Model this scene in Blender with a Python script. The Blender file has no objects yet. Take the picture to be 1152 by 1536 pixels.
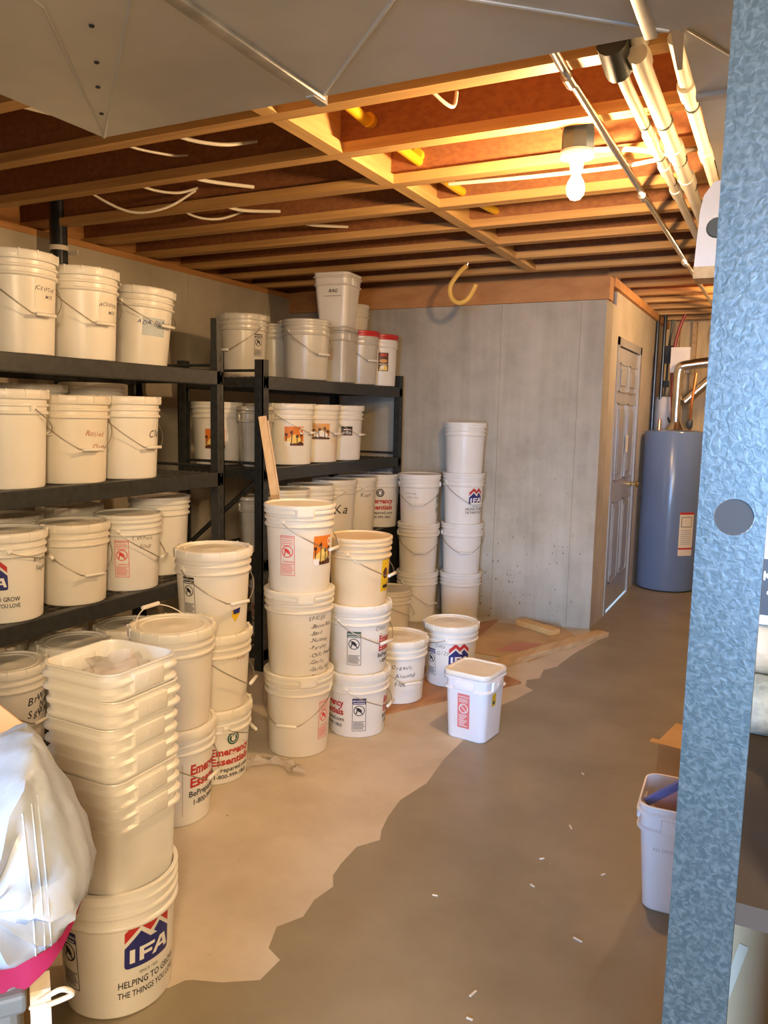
import bpy, bmesh, math, random
from mathutils import Vector, Matrix
random.seed(7)
PI = math.pi
sc = bpy.context.scene
col = sc.collection
rad = math.radians

# ------------------------------------------------------------------ materials
MATS = {}
def base_mat(name, rough=.5, metal=0.0):
    m = bpy.data.materials.new(name); m.use_nodes = True
    b = m.node_tree.nodes['Principled BSDF']
    b.inputs['Roughness'].default_value = rough; b.inputs['Metallic'].default_value = metal
    MATS[name] = m
    return m, m.node_tree, b
def mottled(name, c1, c2, scale=8, rough=.5, metal=0.0, bump=0.0, bscale=None, stretch=(1, 1, 1), detail=4, lo=.35, hi=.65, spec=None, trans=0.0, r2=None):
    m, nt, b = base_mat(name, rough, metal)
    N = nt.nodes.new; L = nt.links.new
    tc = N('ShaderNodeTexCoord'); mp = N('ShaderNodeMapping'); mp.inputs['Scale'].default_value = stretch
    L(tc.outputs['Object'], mp.inputs['Vector'])
    no = N('ShaderNodeTexNoise'); no.inputs['Scale'].default_value = scale; no.inputs['Detail'].default_value = detail
    L(mp.outputs[0], no.inputs['Vector'])
    cr = N('ShaderNodeValToRGB'); e = cr.color_ramp.elements
    e[0].position = lo; e[0].color = (*c1, 1); e[1].position = hi; e[1].color = (*c2, 1)
    L(no.outputs['Fac'], cr.inputs[0]); L(cr.outputs[0], b.inputs['Base Color'])
    if r2 is not None:
        mr = N('ShaderNodeMapRange'); mr.inputs['To Min'].default_value = rough; mr.inputs['To Max'].default_value = r2
        L(no.outputs['Fac'], mr.inputs['Value']); L(mr.outputs[0], b.inputs['Roughness'])
    if bump:
        n2 = N('ShaderNodeTexNoise'); n2.inputs['Scale'].default_value = bscale or scale * 3; n2.inputs['Detail'].default_value = 4
        L(mp.outputs[0], n2.inputs['Vector'])
        bp = N('ShaderNodeBump'); bp.inputs['Strength'].default_value = bump; bp.inputs['Distance'].default_value = .01
        L(n2.outputs['Fac'], bp.inputs['Height']); L(bp.outputs[0], b.inputs['Normal'])
    if spec is not None: b.inputs['Specular IOR Level'].default_value = spec
    if trans: b.inputs['Transmission Weight'].default_value = trans
    return m
def flat(name, c, rough=.5, metal=0.0, emit=None, trans=0.0, alpha=1.0):
    m, nt, b = base_mat(name, rough, metal)
    b.inputs['Base Color'].default_value = (*c, 1)
    if emit:
        b.inputs['Emission Color'].default_value = (*emit[0], 1); b.inputs['Emission Strength'].default_value = emit[1]
    if trans: b.inputs['Transmission Weight'].default_value = trans
    if alpha < 1: b.inputs['Alpha'].default_value = alpha
    return m

mottled('white_plastic', (.78, .745, .66), (.82, .79, .71), 5, .33, bump=.03, bscale=30)
mottled('ivory_plastic', (.74, .68, .56), (.79, .73, .61), 5, .36, bump=.03, bscale=30)
mottled('beige_plastic', (.74, .57, .34), (.80, .64, .40), 6, .38)
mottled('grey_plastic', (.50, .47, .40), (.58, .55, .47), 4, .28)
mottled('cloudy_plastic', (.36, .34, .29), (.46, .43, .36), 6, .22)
mottled('stained_plastic', (.78, .72, .60), (.70, .47, .22), 5, .36, lo=.5, hi=.72)
mottled('lid_plastic', (.76, .70, .56), (.83, .78, .66), 9, .4, bump=.04)
mottled('bright_plastic', (.82, .80, .80), (.86, .84, .84), 5, .25)
flat('red_plastic', (.55, .03, .03), .35)
flat('grip', (.80, .76, .66), .4)
flat('wire', (.42, .38, .30), .35, .8)
flat('pale_wire', (.78, .74, .64), .4)
mottled('rack_paint', (.018, .020, .019), (.032, .034, .031), 30, .42)
mottled('rack_wire', (.05, .05, .045), (.09, .085, .075), 30, .4, .3)
mottled('joist_flange', (.50, .27, .085), (.66, .38, .13), 6, .6, stretch=(.25, 6, 6), bump=.15)
mottled('joist_web', (.27, .10, .036), (.35, .14, .046), 60, .7, stretch=(.6, 1, 1), bump=.2, bscale=40)
mottled('sill_wood', (.46, .21, .06), (.62, .31, .10), 6, .65, stretch=(6, .3, 6), bump=.15)
mottled('rim_wood', (.50, .22, .07), (.62, .30, .10), 14, .7, stretch=(.4, 1, 1))
mottled('block_wood', (.62, .36, .12), (.74, .46, .17), 8, .6, stretch=(6, .4, 6))
mottled('lumber', (.52, .33, .15), (.66, .45, .22), 6, .65, stretch=(5, .5, 5), bump=.1)
mottled('pale_lumber', (.66, .46, .25), (.75, .55, .32), 6, .6, stretch=(8, 8, .6))
mottled('plywood', (.33, .15, .055), (.45, .22, .085), 7, .55, stretch=(3, .6, 1))
mottled('cardboard', (.46, .30, .15), (.55, .37, .19), 5, .8)
mottled('orange_cardboard', (.60, .36, .15), (.68, .42, .19), 5, .8)
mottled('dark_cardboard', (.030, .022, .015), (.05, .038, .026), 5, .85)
mottled('subfloor', (.32, .15, .055), (.45, .23, .09), 20, .8)
mottled('galvanized', (.50, .50, .45), (.74, .73, .66), 1.7, .40, .45, bump=.35, bscale=2.6, r2=.58, lo=.3, hi=.7)
mottled('galv_seam', (.30, .29, .26), (.48, .46, .41), 12, .5, .4)
mottled('chrome', (.62, .60, .56), (.78, .76, .72), 6, .18, 1.0)
mottled('pvc', (.78, .72, .58), (.85, .80, .68), 6, .3)
flat('dark_fitting', (.045, .055, .05), .4)
flat('black_pipe', (.012, .016, .018), .3)
flat('black', (.012, .012, .012), .6)
flat('yellow_pipe', (.85, .50, .02), .4)
flat('yellow_hose', (.75, .46, .10), .5)
flat('cable', (.80, .73, .58), .5)
mottled('porcelain', (.84, .82, .76), (.88, .86, .8), 4, .25)
flat('bulb', (1, .9, .7), .3, emit=((1.0, .64, .33), 1250))
flat('blue_box', (.05, .085, .12), .5)
mottled('heater_paint', (.15, .225, .39), (.165, .245, .42), 3, .2)
mottled('door_paint', (.36, .35, .33), (.40, .39, .365), 5, .25)
flat('hinge', (.75, .75, .75), .25, .9)
flat('brass', (.75, .55, .22), .2, 1.0)
flat('pex_red', (.30, .03, .015), .4)
flat('blue_loop', (.10, .14, .45), .4)
flat('copper', (.50, .20, .08), .3, 1.0)
mottled('insulation', (.66, .50, .26), (.76, .60, .34), 7, .8, stretch=(4, 1, .4))
mottled('bag_cloth', (.45, .51, .58), (.54, .60, .67), 8, .45, bump=.55, bscale=9)
flat('pink_hem', (.62, .035, .14), .6)
mottled('tote_grey', (.14, .155, .15), (.18, .195, .19), 8, .5)
mottled('strap_white', (.70, .62, .46), (.78, .70, .54), 12, .6)
flat('glass_plastic', (.85, .78, .72), .12, alpha=.45)
mottled('bag_content', (.52, .36, .28), (.72, .60, .50), 18, .5)
flat('zip_blue', (.13, .16, .42), .35)
flat('zip_pink', (.55, .33, .36), .35)
mottled('white_box', (.50, .54, .57), (.56, .60, .63), 5, .55)
mottled('blanket', (.40, .34, .22), (.52, .50, .44), 14, .9, bump=.3, bscale=60)
mottled('rug', (.20, .24, .23), (.36, .40, .38), 40, .9, bump=.4, bscale=90)
mottled('panel_white', (.62, .60, .58), (.70, .68, .66), 4, .45)
flat('tape', (.62, .52, .36), .3)
mottled('debris', (.72, .64, .50), (.80, .72, .58), 20, .7)
for n, c in dict(ink_red=(.50, .028, .022), ink_warn=(.72, .06, .05), ink_black=(.014, .013, .014), ink_navy=(.022, .025, .16), ink_green=(.03, .10, .07),
                 ink_white=(.84, .81, .75), ink_orange=(.72, .20, .02), ink_yellow=(.86, .62, .16), ink_brown=(.09, .03, .012), ink_gold=(.80, .50, .01),
                 ink_marker=(.05, .045, .04), ink_faint=(.28, .21, .14), ink_rust=(.50, .20, .12), paper=(.80, .75, .63), blue_tape=(.50, .56, .58), ink_pink=(.78, .20, .18), ink_sky=(.70, .34, .10), ink_grey=(.40, .42, .44)).items():
    flat(n, c, .5)

def concrete(name, base, dark, scale, pits=False, rough=.85, spots=None):
    m, nt, b = base_mat(name, rough)
    N = nt.nodes.new; L = nt.links.new
    tc = N('ShaderNodeTexCoord')
    n1 = N('ShaderNodeTexNoise'); n1.inputs['Scale'].default_value = scale; n1.inputs['Detail'].default_value = 8; n1.inputs['Roughness'].default_value = .62
    L(tc.outputs['Object'], n1.inputs['Vector'])
    cr = N('ShaderNodeValToRGB'); e = cr.color_ramp.elements
    e[0].position = .32; e[0].color = (*dark, 1); e[1].position = .62; e[1].color = (*base, 1)
    L(n1.outputs['Fac'], cr.inputs[0])
    out = cr.outputs[0]
    hgt = n1.outputs['Fac']
    if pits:   # air pockets, denser towards the foot of the pour, and vertical board streaks
        mp = N('ShaderNodeMapping'); mp.inputs['Scale'].default_value = (9, 9, .5); L(tc.outputs['Object'], mp.inputs['Vector'])
        n3 = N('ShaderNodeTexNoise'); n3.inputs['Scale'].default_value = 1.6; n3.inputs['Detail'].default_value = 5; L(mp.outputs[0], n3.inputs['Vector'])
        mx = N('ShaderNodeMix'); mx.data_type = 'RGBA'; mx.blend_type = 'MULTIPLY'; mx.inputs['Factor'].default_value = .55
        c3 = N('ShaderNodeValToRGB'); c3.color_ramp.elements[0].position = .35; c3.color_ramp.elements[0].color = (.80, .78, .74, 1); c3.color_ramp.elements[1].position = .6
        L(n3.outputs['Fac'], c3.inputs[0]); L(out, mx.inputs['A']); L(c3.outputs[0], mx.inputs['B'])
        mp2 = N('ShaderNodeMapping'); mp2.inputs['Scale'].default_value = (1, 1, .62); L(tc.outputs['Object'], mp2.inputs['Vector'])
        v = N('ShaderNodeTexVoronoi'); v.inputs['Scale'].default_value = 27; v.inputs['Randomness'].default_value = 1; L(mp2.outputs[0], v.inputs['Vector'])
        sep = N('ShaderNodeSeparateXYZ'); L(tc.outputs['Object'], sep.inputs[0])
        zr = N('ShaderNodeMapRange'); zr.inputs['From Min'].default_value = .1; zr.inputs['From Max'].default_value = 1.5
        zr.inputs['To Min'].default_value = .17; zr.inputs['To Max'].default_value = .05; L(sep.outputs['Z'], zr.inputs['Value'])
        n4 = N('ShaderNodeTexNoise'); n4.inputs['Scale'].default_value = 2.2; L(tc.outputs['Object'], n4.inputs['Vector'])
        mu = N('ShaderNodeMath'); mu.operation = 'MULTIPLY'; L(zr.outputs[0], mu.inputs[0]); 
        n4m = N('ShaderNodeMapRange'); n4m.inputs['From Min'].default_value = .33; n4m.inputs['From Max'].default_value = .60; L(n4.outputs['Fac'], n4m.inputs['Value'])
        L(n4m.outputs[0], mu.inputs[1])
        lt = N('ShaderNodeMath'); lt.operation = 'LESS_THAN'; L(v.outputs['Distance'], lt.inputs[0]); L(mu.outputs[0], lt.inputs[1])
        m2 = N('ShaderNodeMix'); m2.data_type = 'RGBA'; L(lt.outputs[0], m2.inputs['Factor']); L(mx.outputs['Result'], m2.inputs['A']); m2.inputs['B'].default_value = (.17, .13, .09, 1)
        out = m2.outputs['Result']
    if spots:
        v = N('ShaderNodeTexVoronoi'); v.inputs['Scale'].default_value = spots[0]; L(tc.outputs['Object'], v.inputs['Vector'])
        lt = N('ShaderNodeMath'); lt.operation = 'LESS_THAN'; lt.inputs[1].default_value = spots[1]; L(v.outputs['Distance'], lt.inputs[0])
        m2 = N('ShaderNodeMix'); m2.data_type = 'RGBA'; L(lt.outputs[0], m2.inputs['Factor']); L(out, m2.inputs['A']); m2.inputs['B'].default_value = (*spots[2], 1)
        out = m2.outputs['Result']
    L(out, b.inputs['Base Color'])
    bp = N('ShaderNodeBump'); bp.inputs['Strength'].default_value = .15; bp.inputs['Distance'].default_value = .01; L(hgt, bp.inputs['Height']); L(bp.outputs[0], b.inputs['Normal'])
    return m, b
concrete('wall_concrete', (.56, .49, .37), (.42, .365, .26), 2.2)
concrete('pitted_concrete', (.50, .44, .335), (.37, .32, .235), 2.6, pits=True)
concrete('dry_floor', (.62, .54, .42), (.50, .42, .31), 3.0, rough=.75, spots=(7, .035, (.33, .25, .17)))
m_, b_ = concrete('damp_floor', (.305, .255, .170), (.232, .188, .118), 2.2, rough=.42, spots=(9, .018, (.62, .54, .40)))

def hammertone():
    m, nt, b = base_mat('hammertone', .36, .2)
    N = nt.nodes.new; L = nt.links.new
    tc = N('ShaderNodeTexCoord'); n = N('ShaderNodeTexNoise'); n.inputs['Scale'].default_value = 210; n.inputs['Detail'].default_value = 2; n.inputs['Distortion'].default_value = .7
    L(tc.outputs['Object'], n.inputs['Vector'])
    cr = N('ShaderNodeValToRGB'); e = cr.color_ramp.elements
    e[0].position = .40; e[0].color = (.026, .041, .043, 1); e[1].position = .75; e[1].color = (.07, .09, .092, 1)
    L(n.outputs['Fac'], cr.inputs[0]); L(cr.outputs[0], b.inputs['Base Color'])
    bp = N('ShaderNodeBump'); bp.inputs['Strength'].default_value = .13; bp.inputs['Distance'].default_value = .002; L(n.outputs['Fac'], bp.inputs['Height']); L(bp.outputs[0], b.inputs['Normal'])
hammertone()

# ------------------------------------------------------------------ mesh helpers
def link(name, me, parent=None, loc=(0, 0, 0), rot=(0, 0, 0)):
    o = bpy.data.objects.new(name, me); col.objects.link(o)
    o.location = loc; o.rotation_euler = rot
    if parent: o.parent = parent
    return o
def finish(bm, mats, smooth=True, angle=35, name='m'):
    me = bpy.data.meshes.new(name); bm.to_mesh(me); bm.free()
    for m in ([mats] if isinstance(mats, str) else mats): me.materials.append(MATS[m])
    if smooth:
        me.polygons.foreach_set('use_smooth', [True] * len(me.polygons))
        me.set_sharp_from_angle(angle=rad(angle))
    return me
def part(name, bm, mats, parent=None, loc=(0, 0, 0), rot=(0, 0, 0), smooth=True, angle=35):
    return link(name, finish(bm, mats, smooth, angle, name), parent, loc, rot)
def thing(name, label, cat, loc=(0, 0, 0), rot=(0, 0, 0), group=None):
    o = link(name, None, None, loc, rot); o['label'] = label; o['category'] = cat
    if group: o['group'] = group
    return o
def tag(o, label, cat, group=None):
    o['label'] = label; o['category'] = cat
    if group: o['group'] = group
    return o
def struct(name, bm, mats, smooth=False, **k):
    o = part(name, bm, mats, None, smooth=smooth, **k); o['kind'] = 'structure'; return o
def NB(): return bmesh.new()
def box(bm, x0, x1, y0, y1, z0, z1, mi=0, M=None, bevel=0):
    vs = [bm.verts.new(p) for p in ((x0, y0, z0), (x1, y0, z0), (x1, y1, z0), (x0, y1, z0), (x0, y0, z1), (x1, y0, z1), (x1, y1, z1), (x0, y1, z1))]
    fs = [bm.faces.new([vs[i] for i in f]) for f in ((0, 3, 2, 1), (4, 5, 6, 7), (0, 1, 5, 4), (1, 2, 6, 5), (2, 3, 7, 6), (3, 0, 4, 7))]
    for f in fs: f.material_index = mi
    if M is not None:
        for v in vs: v.co = M @ v.co
    if bevel:
        es = list({e for f in fs for e in f.edges})
        bmesh.ops.bevel(bm, geom=es, offset=bevel, segments=2, affect='EDGES', profile=.5)
    return bm
def prism(bm, pts, z0, z1, mi=0, M=None):
    a = [bm.verts.new((x, y, z0)) for x, y in pts]; b = [bm.verts.new((x, y, z1)) for x, y in pts]
    fs = [bm.faces.new(a[::-1]), bm.faces.new(b)]
    n = len(pts)
    for i in range(n): fs.append(bm.faces.new([a[i], a[(i + 1) % n], b[(i + 1) % n], b[i]]))
    for f in fs: f.material_index = mi
    if M is not None:
        for v in a + b: v.co = M @ v.co
    return bm
def lathe(bm, prof, seg=48, mi=0, M=None):
    rings = []
    for r, z in prof:
        if r < 1e-6: rings.append([bm.verts.new((0, 0, z))])
        else: rings.append([bm.verts.new((r * math.cos(2 * PI * i / seg), r * math.sin(2 * PI * i / seg), z)) for i in range(seg)])
    for A, B in zip(rings, rings[1:]):
        for i in range(seg):
            j = (i + 1) % seg
            if len(A) == 1 and len(B) == 1: continue
            if len(A) == 1: f = bm.faces.new([A[0], B[j], B[i]])
            elif len(B) == 1: f = bm.faces.new([A[i], A[j], B[0]])
            else: f = bm.faces.new([A[i], A[j], B[j], B[i]])
            f.material_index = mi
    if M is not None:
        for R in rings:
            for v in R: v.co = M @ v.co
    return bm
def tube(bm, pts, r, seg=10, mi=0, caps=True):
    pts = [Vector(p) for p in pts]; rs = r if isinstance(r, (list, tuple)) else [r] * len(pts)
    prev = None; rings = []
    for i, p in enumerate(pts):
        t = (pts[min(i + 1, len(pts) - 1)] - pts[max(i - 1, 0)]).normalized()
        if prev is None:
            u = t.orthogonal().normalized()
        else:
            u = (prev - t * prev.dot(t)).normalized()
        prev = u; w = t.cross(u)
        rings.append([bm.verts.new(p + (u * math.cos(2 * PI * k / seg) + w * math.sin(2 * PI * k / seg)) * rs[i]) for k in range(seg)])
    for A, B in zip(rings, rings[1:]):
        for k in range(seg):
            f = bm.faces.new([A[k], A[(k + 1) % seg], B[(k + 1) % seg], B[k]]); f.material_index = mi
    if caps:
        f = bm.faces.new(rings[0][::-1]); f.material_index = mi
        f = bm.faces.new(rings[-1]); f.material_index = mi
    return bm
def spline(pts, n=8):
    P = [Vector(p) for p in pts]; out = []
    for i in range(len(P) - 1):
        a = P[max(i - 1, 0)]; b = P[i]; c = P[i + 1]; d = P[min(i + 2, len(P) - 1)]
        for k in range(n):
            t = k / n
            out.append(.5 * ((2 * b) + (c - a) * t + (2 * a - 5 * b + 4 * c - d) * t * t + (3 * b - a - 3 * c + d) * t ** 3))
    return out + [P[-1]]
def rsq(s, c, n=6):
    """outline of a square of half side s with corner radius c"""
    o = []
    for q in range(4):
        cx, cy = ((1, 1), (-1, 1), (-1, -1), (1, -1))[q]
        for k in range(n + 1):
            a = q * PI / 2 + k * PI / 2 / n
            o.append((cx * (s - c) + c * math.cos(a), cy * (s - c) + c * math.sin(a)))
    return o
def sqloft(bm, prof, mi=0, cap0=True, cap1=True):
    rings = [[bm.verts.new((x, y, z)) for x, y in rsq(s, c)] for s, c, z in prof]
    n = len(rings[0])
    for A, B in zip(rings, rings[1:]):
        for i in range(n):
            f = bm.faces.new([A[i], A[(i + 1) % n], B[(i + 1) % n], B[i]]); f.material_index = mi
    if cap0: bm.faces.new(rings[0][::-1])
    if cap1: bm.faces.new(rings[-1])
    return bm

# ------------------------------------------------------------------ flat prints, wrapped on pails or laid on flat faces
_tc = {}
def text_geo(s, size, bold=0.0, shear=0.0):
    key = (s, bold, shear)
    if key not in _tc:
        cu = bpy.data.curves.new('t', 'FONT'); cu.body = s; cu.size = 1; cu.offset = bold; cu.shear = shear
        cu.align_x = 'CENTER'; cu.resolution_u = 2; cu.fill_mode = 'FRONT'
        ob = bpy.data.objects.new('t', cu); col.objects.link(ob)
        bpy.context.view_layer.update()
        me = bpy.data.meshes.new_from_object(ob.evaluated_get(bpy.context.evaluated_depsgraph_get()))
        _tc[key] = ([tuple(v.co[:2]) for v in me.vertices], [tuple(p.vertices) for p in me.polygons])
        bpy.data.objects.remove(ob); bpy.data.curves.remove(cu); bpy.data.meshes.remove(me)
    V, F = _tc[key]
    return [(x * size, y * size) for x, y in V], F
class Print:
    def __init__(s): s.f = []; s.mats = []
    def mi(s, m):
        if m not in s.mats: s.mats.append(m)
        return s.mats.index(m)
    def poly(s, pts, m, layer=0): s.f.append((list(pts), [tuple(range(len(pts)))], s.mi(m), layer)); return s
    def rect(s, u0, u1, v0, v1, m, layer=0): return s.poly([(u0, v0), (u1, v0), (u1, v1), (u0, v1)], m, layer)
    def ring(s, u, v, r0, r1, m, layer=0, n=20, e=1.0):
        for k in range(n):
            a, b = 2 * PI * k / n, 2 * PI * (k + 1) / n
            s.poly([(u + r0 * math.cos(a), v + r0 * e * math.sin(a)), (u + r1 * math.cos(a), v + r1 * e * math.sin(a)), (u + r1 * math.cos(b), v + r1 * e * math.sin(b)), (u + r0 * math.cos(b), v + r0 * e * math.sin(b))], m, layer)
        return s
    def disc(s, u, v, r, m, layer=0, n=18, e=1.0): return s.poly([(u + r * math.cos(2 * PI * k / n), v + r * e * math.sin(2 * PI * k / n)) for k in range(n)], m, layer)
    def line(s, p, q, w, m, layer=0):
        p, q = Vector(p), Vector(q); d = (q - p).normalized(); n = Vector((-d.y, d.x)) * w / 2
        return s.poly([tuple(p - n), tuple(q - n), tuple(q + n), tuple(p + n)], m, layer)
    def text(s, t, u, v, size, m, bold=0.0, shear=0.0, rot=0.0, layer=0, width=None):
        V, F = text_geo(t, size, bold, shear)
        if width and V:
            w = max(x for x, y in V) - min(x for x, y in V); k = width / w; V = [(x * k, y) for x, y in V]
        c, sn = math.cos(rot), math.sin(rot)
        s.f.append(([(u + x * c - y * sn, v + x * sn + y * c) for x, y in V], F, s.mi(m), layer)); return s
    def hand(s, t, u, v, size, m, rng=3, layer=0):
        r = random.Random(hash(t) % 1000 if False else len(t) * 7 + ord(t[0]) + rng); x = u
        for ch in t:
            if ch == ' ': x += size * .35; continue
            V, F = text_geo(ch, 1, .006, .25); V = [(x_ * size, y_ * size) for x_, y_ in V]
            w = max(p[0] for p in V) - min(p[0] for p in V)
            s.text(ch, x + w / 2, v + r.uniform(-.1, .1) * size, size * r.uniform(.85, 1.1), m, .006, .25, r.uniform(-.15, .15), layer)
            x += w + size * .06
        return s
    def bm2d(s, step=.011):
        bm = NB(); 
        for V, F, mi, layer in s.f:
            vs = [bm.verts.new((x, y, layer)) for x, y in V]
            for f in F:
                try: fc = bm.faces.new([vs[i] for i in f]); fc.material_index = mi
                except ValueError: pass
        if step and bm.verts:
            us = [v.co.x for v in bm.verts]; k = math.ceil(min(us) / step)
            while k * step < max(us):
                bmesh.ops.bisect_plane(bm, geom=bm.verts[:] + bm.edges[:] + bm.faces[:], plane_co=(k * step, 0, 0), plane_no=(1, 0, 0)); k += 1
        return bm
    def wrapped(s, name, parent, az, v0, rfun, fs=False):
        bm = s.bm2d()
        for v in bm.verts:
            u, w, l = v.co; z = v0 + w; R = rfun(z) + .0011 + .0006 * l; a = rad(az) + u / rfun(z)
            v.co = (R * math.cos(a), R * math.sin(a), z)
        return part(name, bm, s.mats, parent, smooth=False)
    def flatten(s, name, parent, M):
        bm = s.bm2d(0)
        for v in bm.verts:
            u, w, l = v.co; v.co = M @ Vector((u, w, .0008 + .0006 * l))
        return part(name, bm, s.mats, parent, smooth=False)

def p_warning(color, head=None, w=.064, h=.172):
    P = Print(); head = head or color; t = .0022
    P.rect(-w / 2, w / 2, -h / 2, -h / 2 + t, color); P.rect(-w / 2, w / 2, h / 2 - t, h / 2, color)
    P.rect(-w / 2, -w / 2 + t, -h / 2 + t, h / 2 - t, color); P.rect(w / 2 - t, w / 2, -h / 2 + t, h / 2 - t, color)
    if head != color or color in ('ink_black', 'ink_green', 'ink_navy'):
        P.rect(-w / 2 + t, w / 2 - t, h * .32, h / 2 - t, head); P.text('WARNING', .004, h * .40, .0115, 'ink_white', .01, layer=1)
        P.poly([(-w * .45, h * .40), (-w * .35, h * .40), (-w * .40, h * .46)], 'ink_white', 1); P.rect(-w * .4, w * .4, h * .345, h * .365, 'ink_white', 1)
    else:
        P.text('WARNING', .005, h * .435, .011, color, .012); P.poly([(-w * .45, h * .435), (-w * .36, h * .435), (-w * .405, h * .485)], color)
        for k in range(4): P.rect(-w * .42, w * (.40 - .07 * (k % 2)), h * (.385 - .045 * k), h * (.385 - .045 * k) + .0022, color)
    cy = h * .10 if head == color and color not in ('ink_black', 'ink_green', 'ink_navy') else h * .13
    R = w * .40
    P.ring(0, cy, R * .86, R, color)
    # small figure tipping into a pail
    P.disc(-R * .22, cy + R * .30, R * .26, color); P.poly([(-R * .55, cy + R * .15), (R * .15, cy + R * .42), (R * .55, cy - R * .1), (R * .2, cy - R * .35), (-R * .2, cy - R * .1)], color)
    P.line((R * .2, cy - R * .1), (R * .55, cy - R * .6), R * .2, color); P.line((-R * .35, cy), (-R * .55, cy - R * .6), R * .2, color)
    P.line((-R * .66, cy + R * .62), (R * .66, cy - R * .62), R * .13, color, 1)
    if not (head != color or color in ('ink_black', 'ink_green', 'ink_navy')): P.text('WARNING', .005, -h * .17, .010, color, .012)
    n = 7
    for k in range(n):
        y = -h * .22 - k * h * .037
        P.rect(-w * .42, w * (.42 - .09 * ((k * 3) % 4) / 2), y, y + .0024, color)
    return P
def p_ifa(w=.115, full=True):
    P = Print(); W = w
    S = lambda pts: [((x - .5) * W, y * W) for x, y in pts]
    P.poly(S([(0, .56), (.32, .86), (.52, .67), (.74, .86), (1, .60), (1, .80), (.73, 1.06), (.52, .87), (.31, 1.06), (0, .78)]), 'ink_red')
    P.poly(S([(0, .07), (.02, .02), (.07, 0), (.93, 0), (.98, .02), (1, .07), (1, .50), (.74, .76), (.60, .62), (.68, .54), (.52, .545), (.32, .75), (0, .45)]), 'ink_navy')
    P.poly(S([(.10, .11), (.20, .11), (.20, .40), (.10, .40)]), 'ink_white', 1)
    P.poly(S([(.29, .11), (.38, .11), (.38, .21), (.56, .21), (.56, .28), (.38, .28), (.38, .34), (.62, .34), (.62, .41), (.29, .41)]), 'ink_white', 1)
    P.poly(S([(.56, .11), (.65, .11), (.80, .35), (.83, .25), (.70, .25), (.70, .19), (.85, .19), (.87, .11), (.96, .11), (.88, .42), (.75, .42)]), 'ink_white', 1)
    if full:
        P.text('SINCE 1923', 0, -.14 * W - .004, .0105, 'ink_black', .004)
        P.text('HELPING TO GROW', .010, -.40 * W, .0255, 'ink_black', .012, width=.175); P.text('THE THINGS YOU LOVE', .010, -.62 * W, .0235, 'ink_black', .012, width=.175)
    return P
def p_ee(w=.185, logo=None, s=1.0):
    P = Print()
    P.text('Emergency', 0, .028 * s, .050 * s, 'ink_red', .034, width=w); P.text('Essentials', 0, -.018 * s, .048 * s, 'ink_red', .034, width=w * .98)
    for t, v in (('Emergency', .028), ('Essentials', -.018)):   # serif feet
        for k in range(9): P.rect(-w / 2 + w * (k + .12) / 9.2, -w / 2 + w * (k + .72) / 9.2, v * s, v * s + .0028 * s, 'ink_red', 1)
    P.text('BePrepared.com', 0, -.053 * s, .030 * s, 'ink_black', .016, width=w); P.text('1-800-999-1863', 0, -.085 * s, .027 * s, 'ink_black', .016, width=w * .82)
    if logo:
        v = .105 * s; R = .031 * s
        P.disc(0, v, R, logo); P.ring(0, v, R * .66, R * .74, 'ink_white', 1); P.disc(0, v - R * .12, R * .34, 'ink_white', 1)
        for k in range(4): P.line((R * (-.24 + .16 * k), v), (R * (-.30 + .2 * k), v + R * .5), R * .12, 'ink_white', 1)
    return P
def p_photo(w, h, kind=0):
    P = Print(); r = random.Random(kind * 5 + 2)
    sky = ('ink_orange', 'ink_sky', 'ink_black', 'ink_orange')[kind]
    P.rect(-w / 2, w / 2, -h / 2, h / 2, sky)
    P.poly([(-w / 2 + w * k / 8, -h / 2 + h * (.12 + .42 * math.sin(k * PI / 8) + .08 * r.random())) for k in range(9)] + [(w / 2, -h / 2), (-w / 2, -h / 2)], ('ink_yellow', 'ink_white', 'ink_grey', 'ink_yellow')[kind], 1)
    for k in range(4):
        u = -w * .42 + w * .28 * k + r.uniform(-.05, .05) * w
        P.line((u, -h * .45), (u + r.uniform(-.08, .08) * w, h * r.uniform(.0, .3)), w * .045, 'ink_brown', 2); P.disc(u, h * r.uniform(-.02, .2), w * .085, 'ink_brown', 2, 7)
    P.poly([(-w / 2 + w * k / 10, -h / 2 + h * (.10 + .12 * r.random())) for k in range(11)] + [(w / 2, -h / 2), (-w / 2, -h / 2)], 'ink_brown', 3)
    if kind == 0:
        P.ring(w * .38, h * .28, w * .07, w * .12, 'ink_white', 3, e=1.5); P.rect(-w * .5, -w * .22, -h / 2, -h * .28, 'ink_white', 4)
    if kind == 2: P.rect(-w * .3, w * .35, h * .1, h * .22, 'ink_white', 4)
    return P
def p_mix():
    P = Print(); w, h = .075, .13
    P.rect(-w / 2, w / 2, -h / 2, h / 2, 'ink_brown'); P.text('MIX', 0, h * .30, .030, 'ink_warn', .02, layer=1)
    P.disc(0, h * .05, w * .40, 'ink_sky', 1, e=.45); P.rect(-w * .42, w * .42, -h * .14, -h * .11, 'ink_white', 1)
    P.poly([(-w * .4, -h * .46), (w * .42, -h * .46), (w * .36, -h * .2), (w * .05, -h * .16), (-w * .3, -h * .22)], 'ink_yellow', 2); P.disc(-w * .1, -h * .3, w * .16, 'ink_white', 3)
    return P
def p_hand(lines, size=.03, color='ink_marker', lead=1.35, patch=None):
    P = Print()
    if patch: P.rect(-patch[0] / 2, patch[0] / 2, -patch[1] / 2 - len(lines) * size * .3, patch[1] / 2 - len(lines) * size * .3, patch[2])
    for k, t in enumerate(lines):
        P.hand(t, -.31 * size * len(t) + (.012 if k % 2 else 0), -k * size * lead, size, color, k, layer=1 if patch else 0)
    return P

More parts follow.
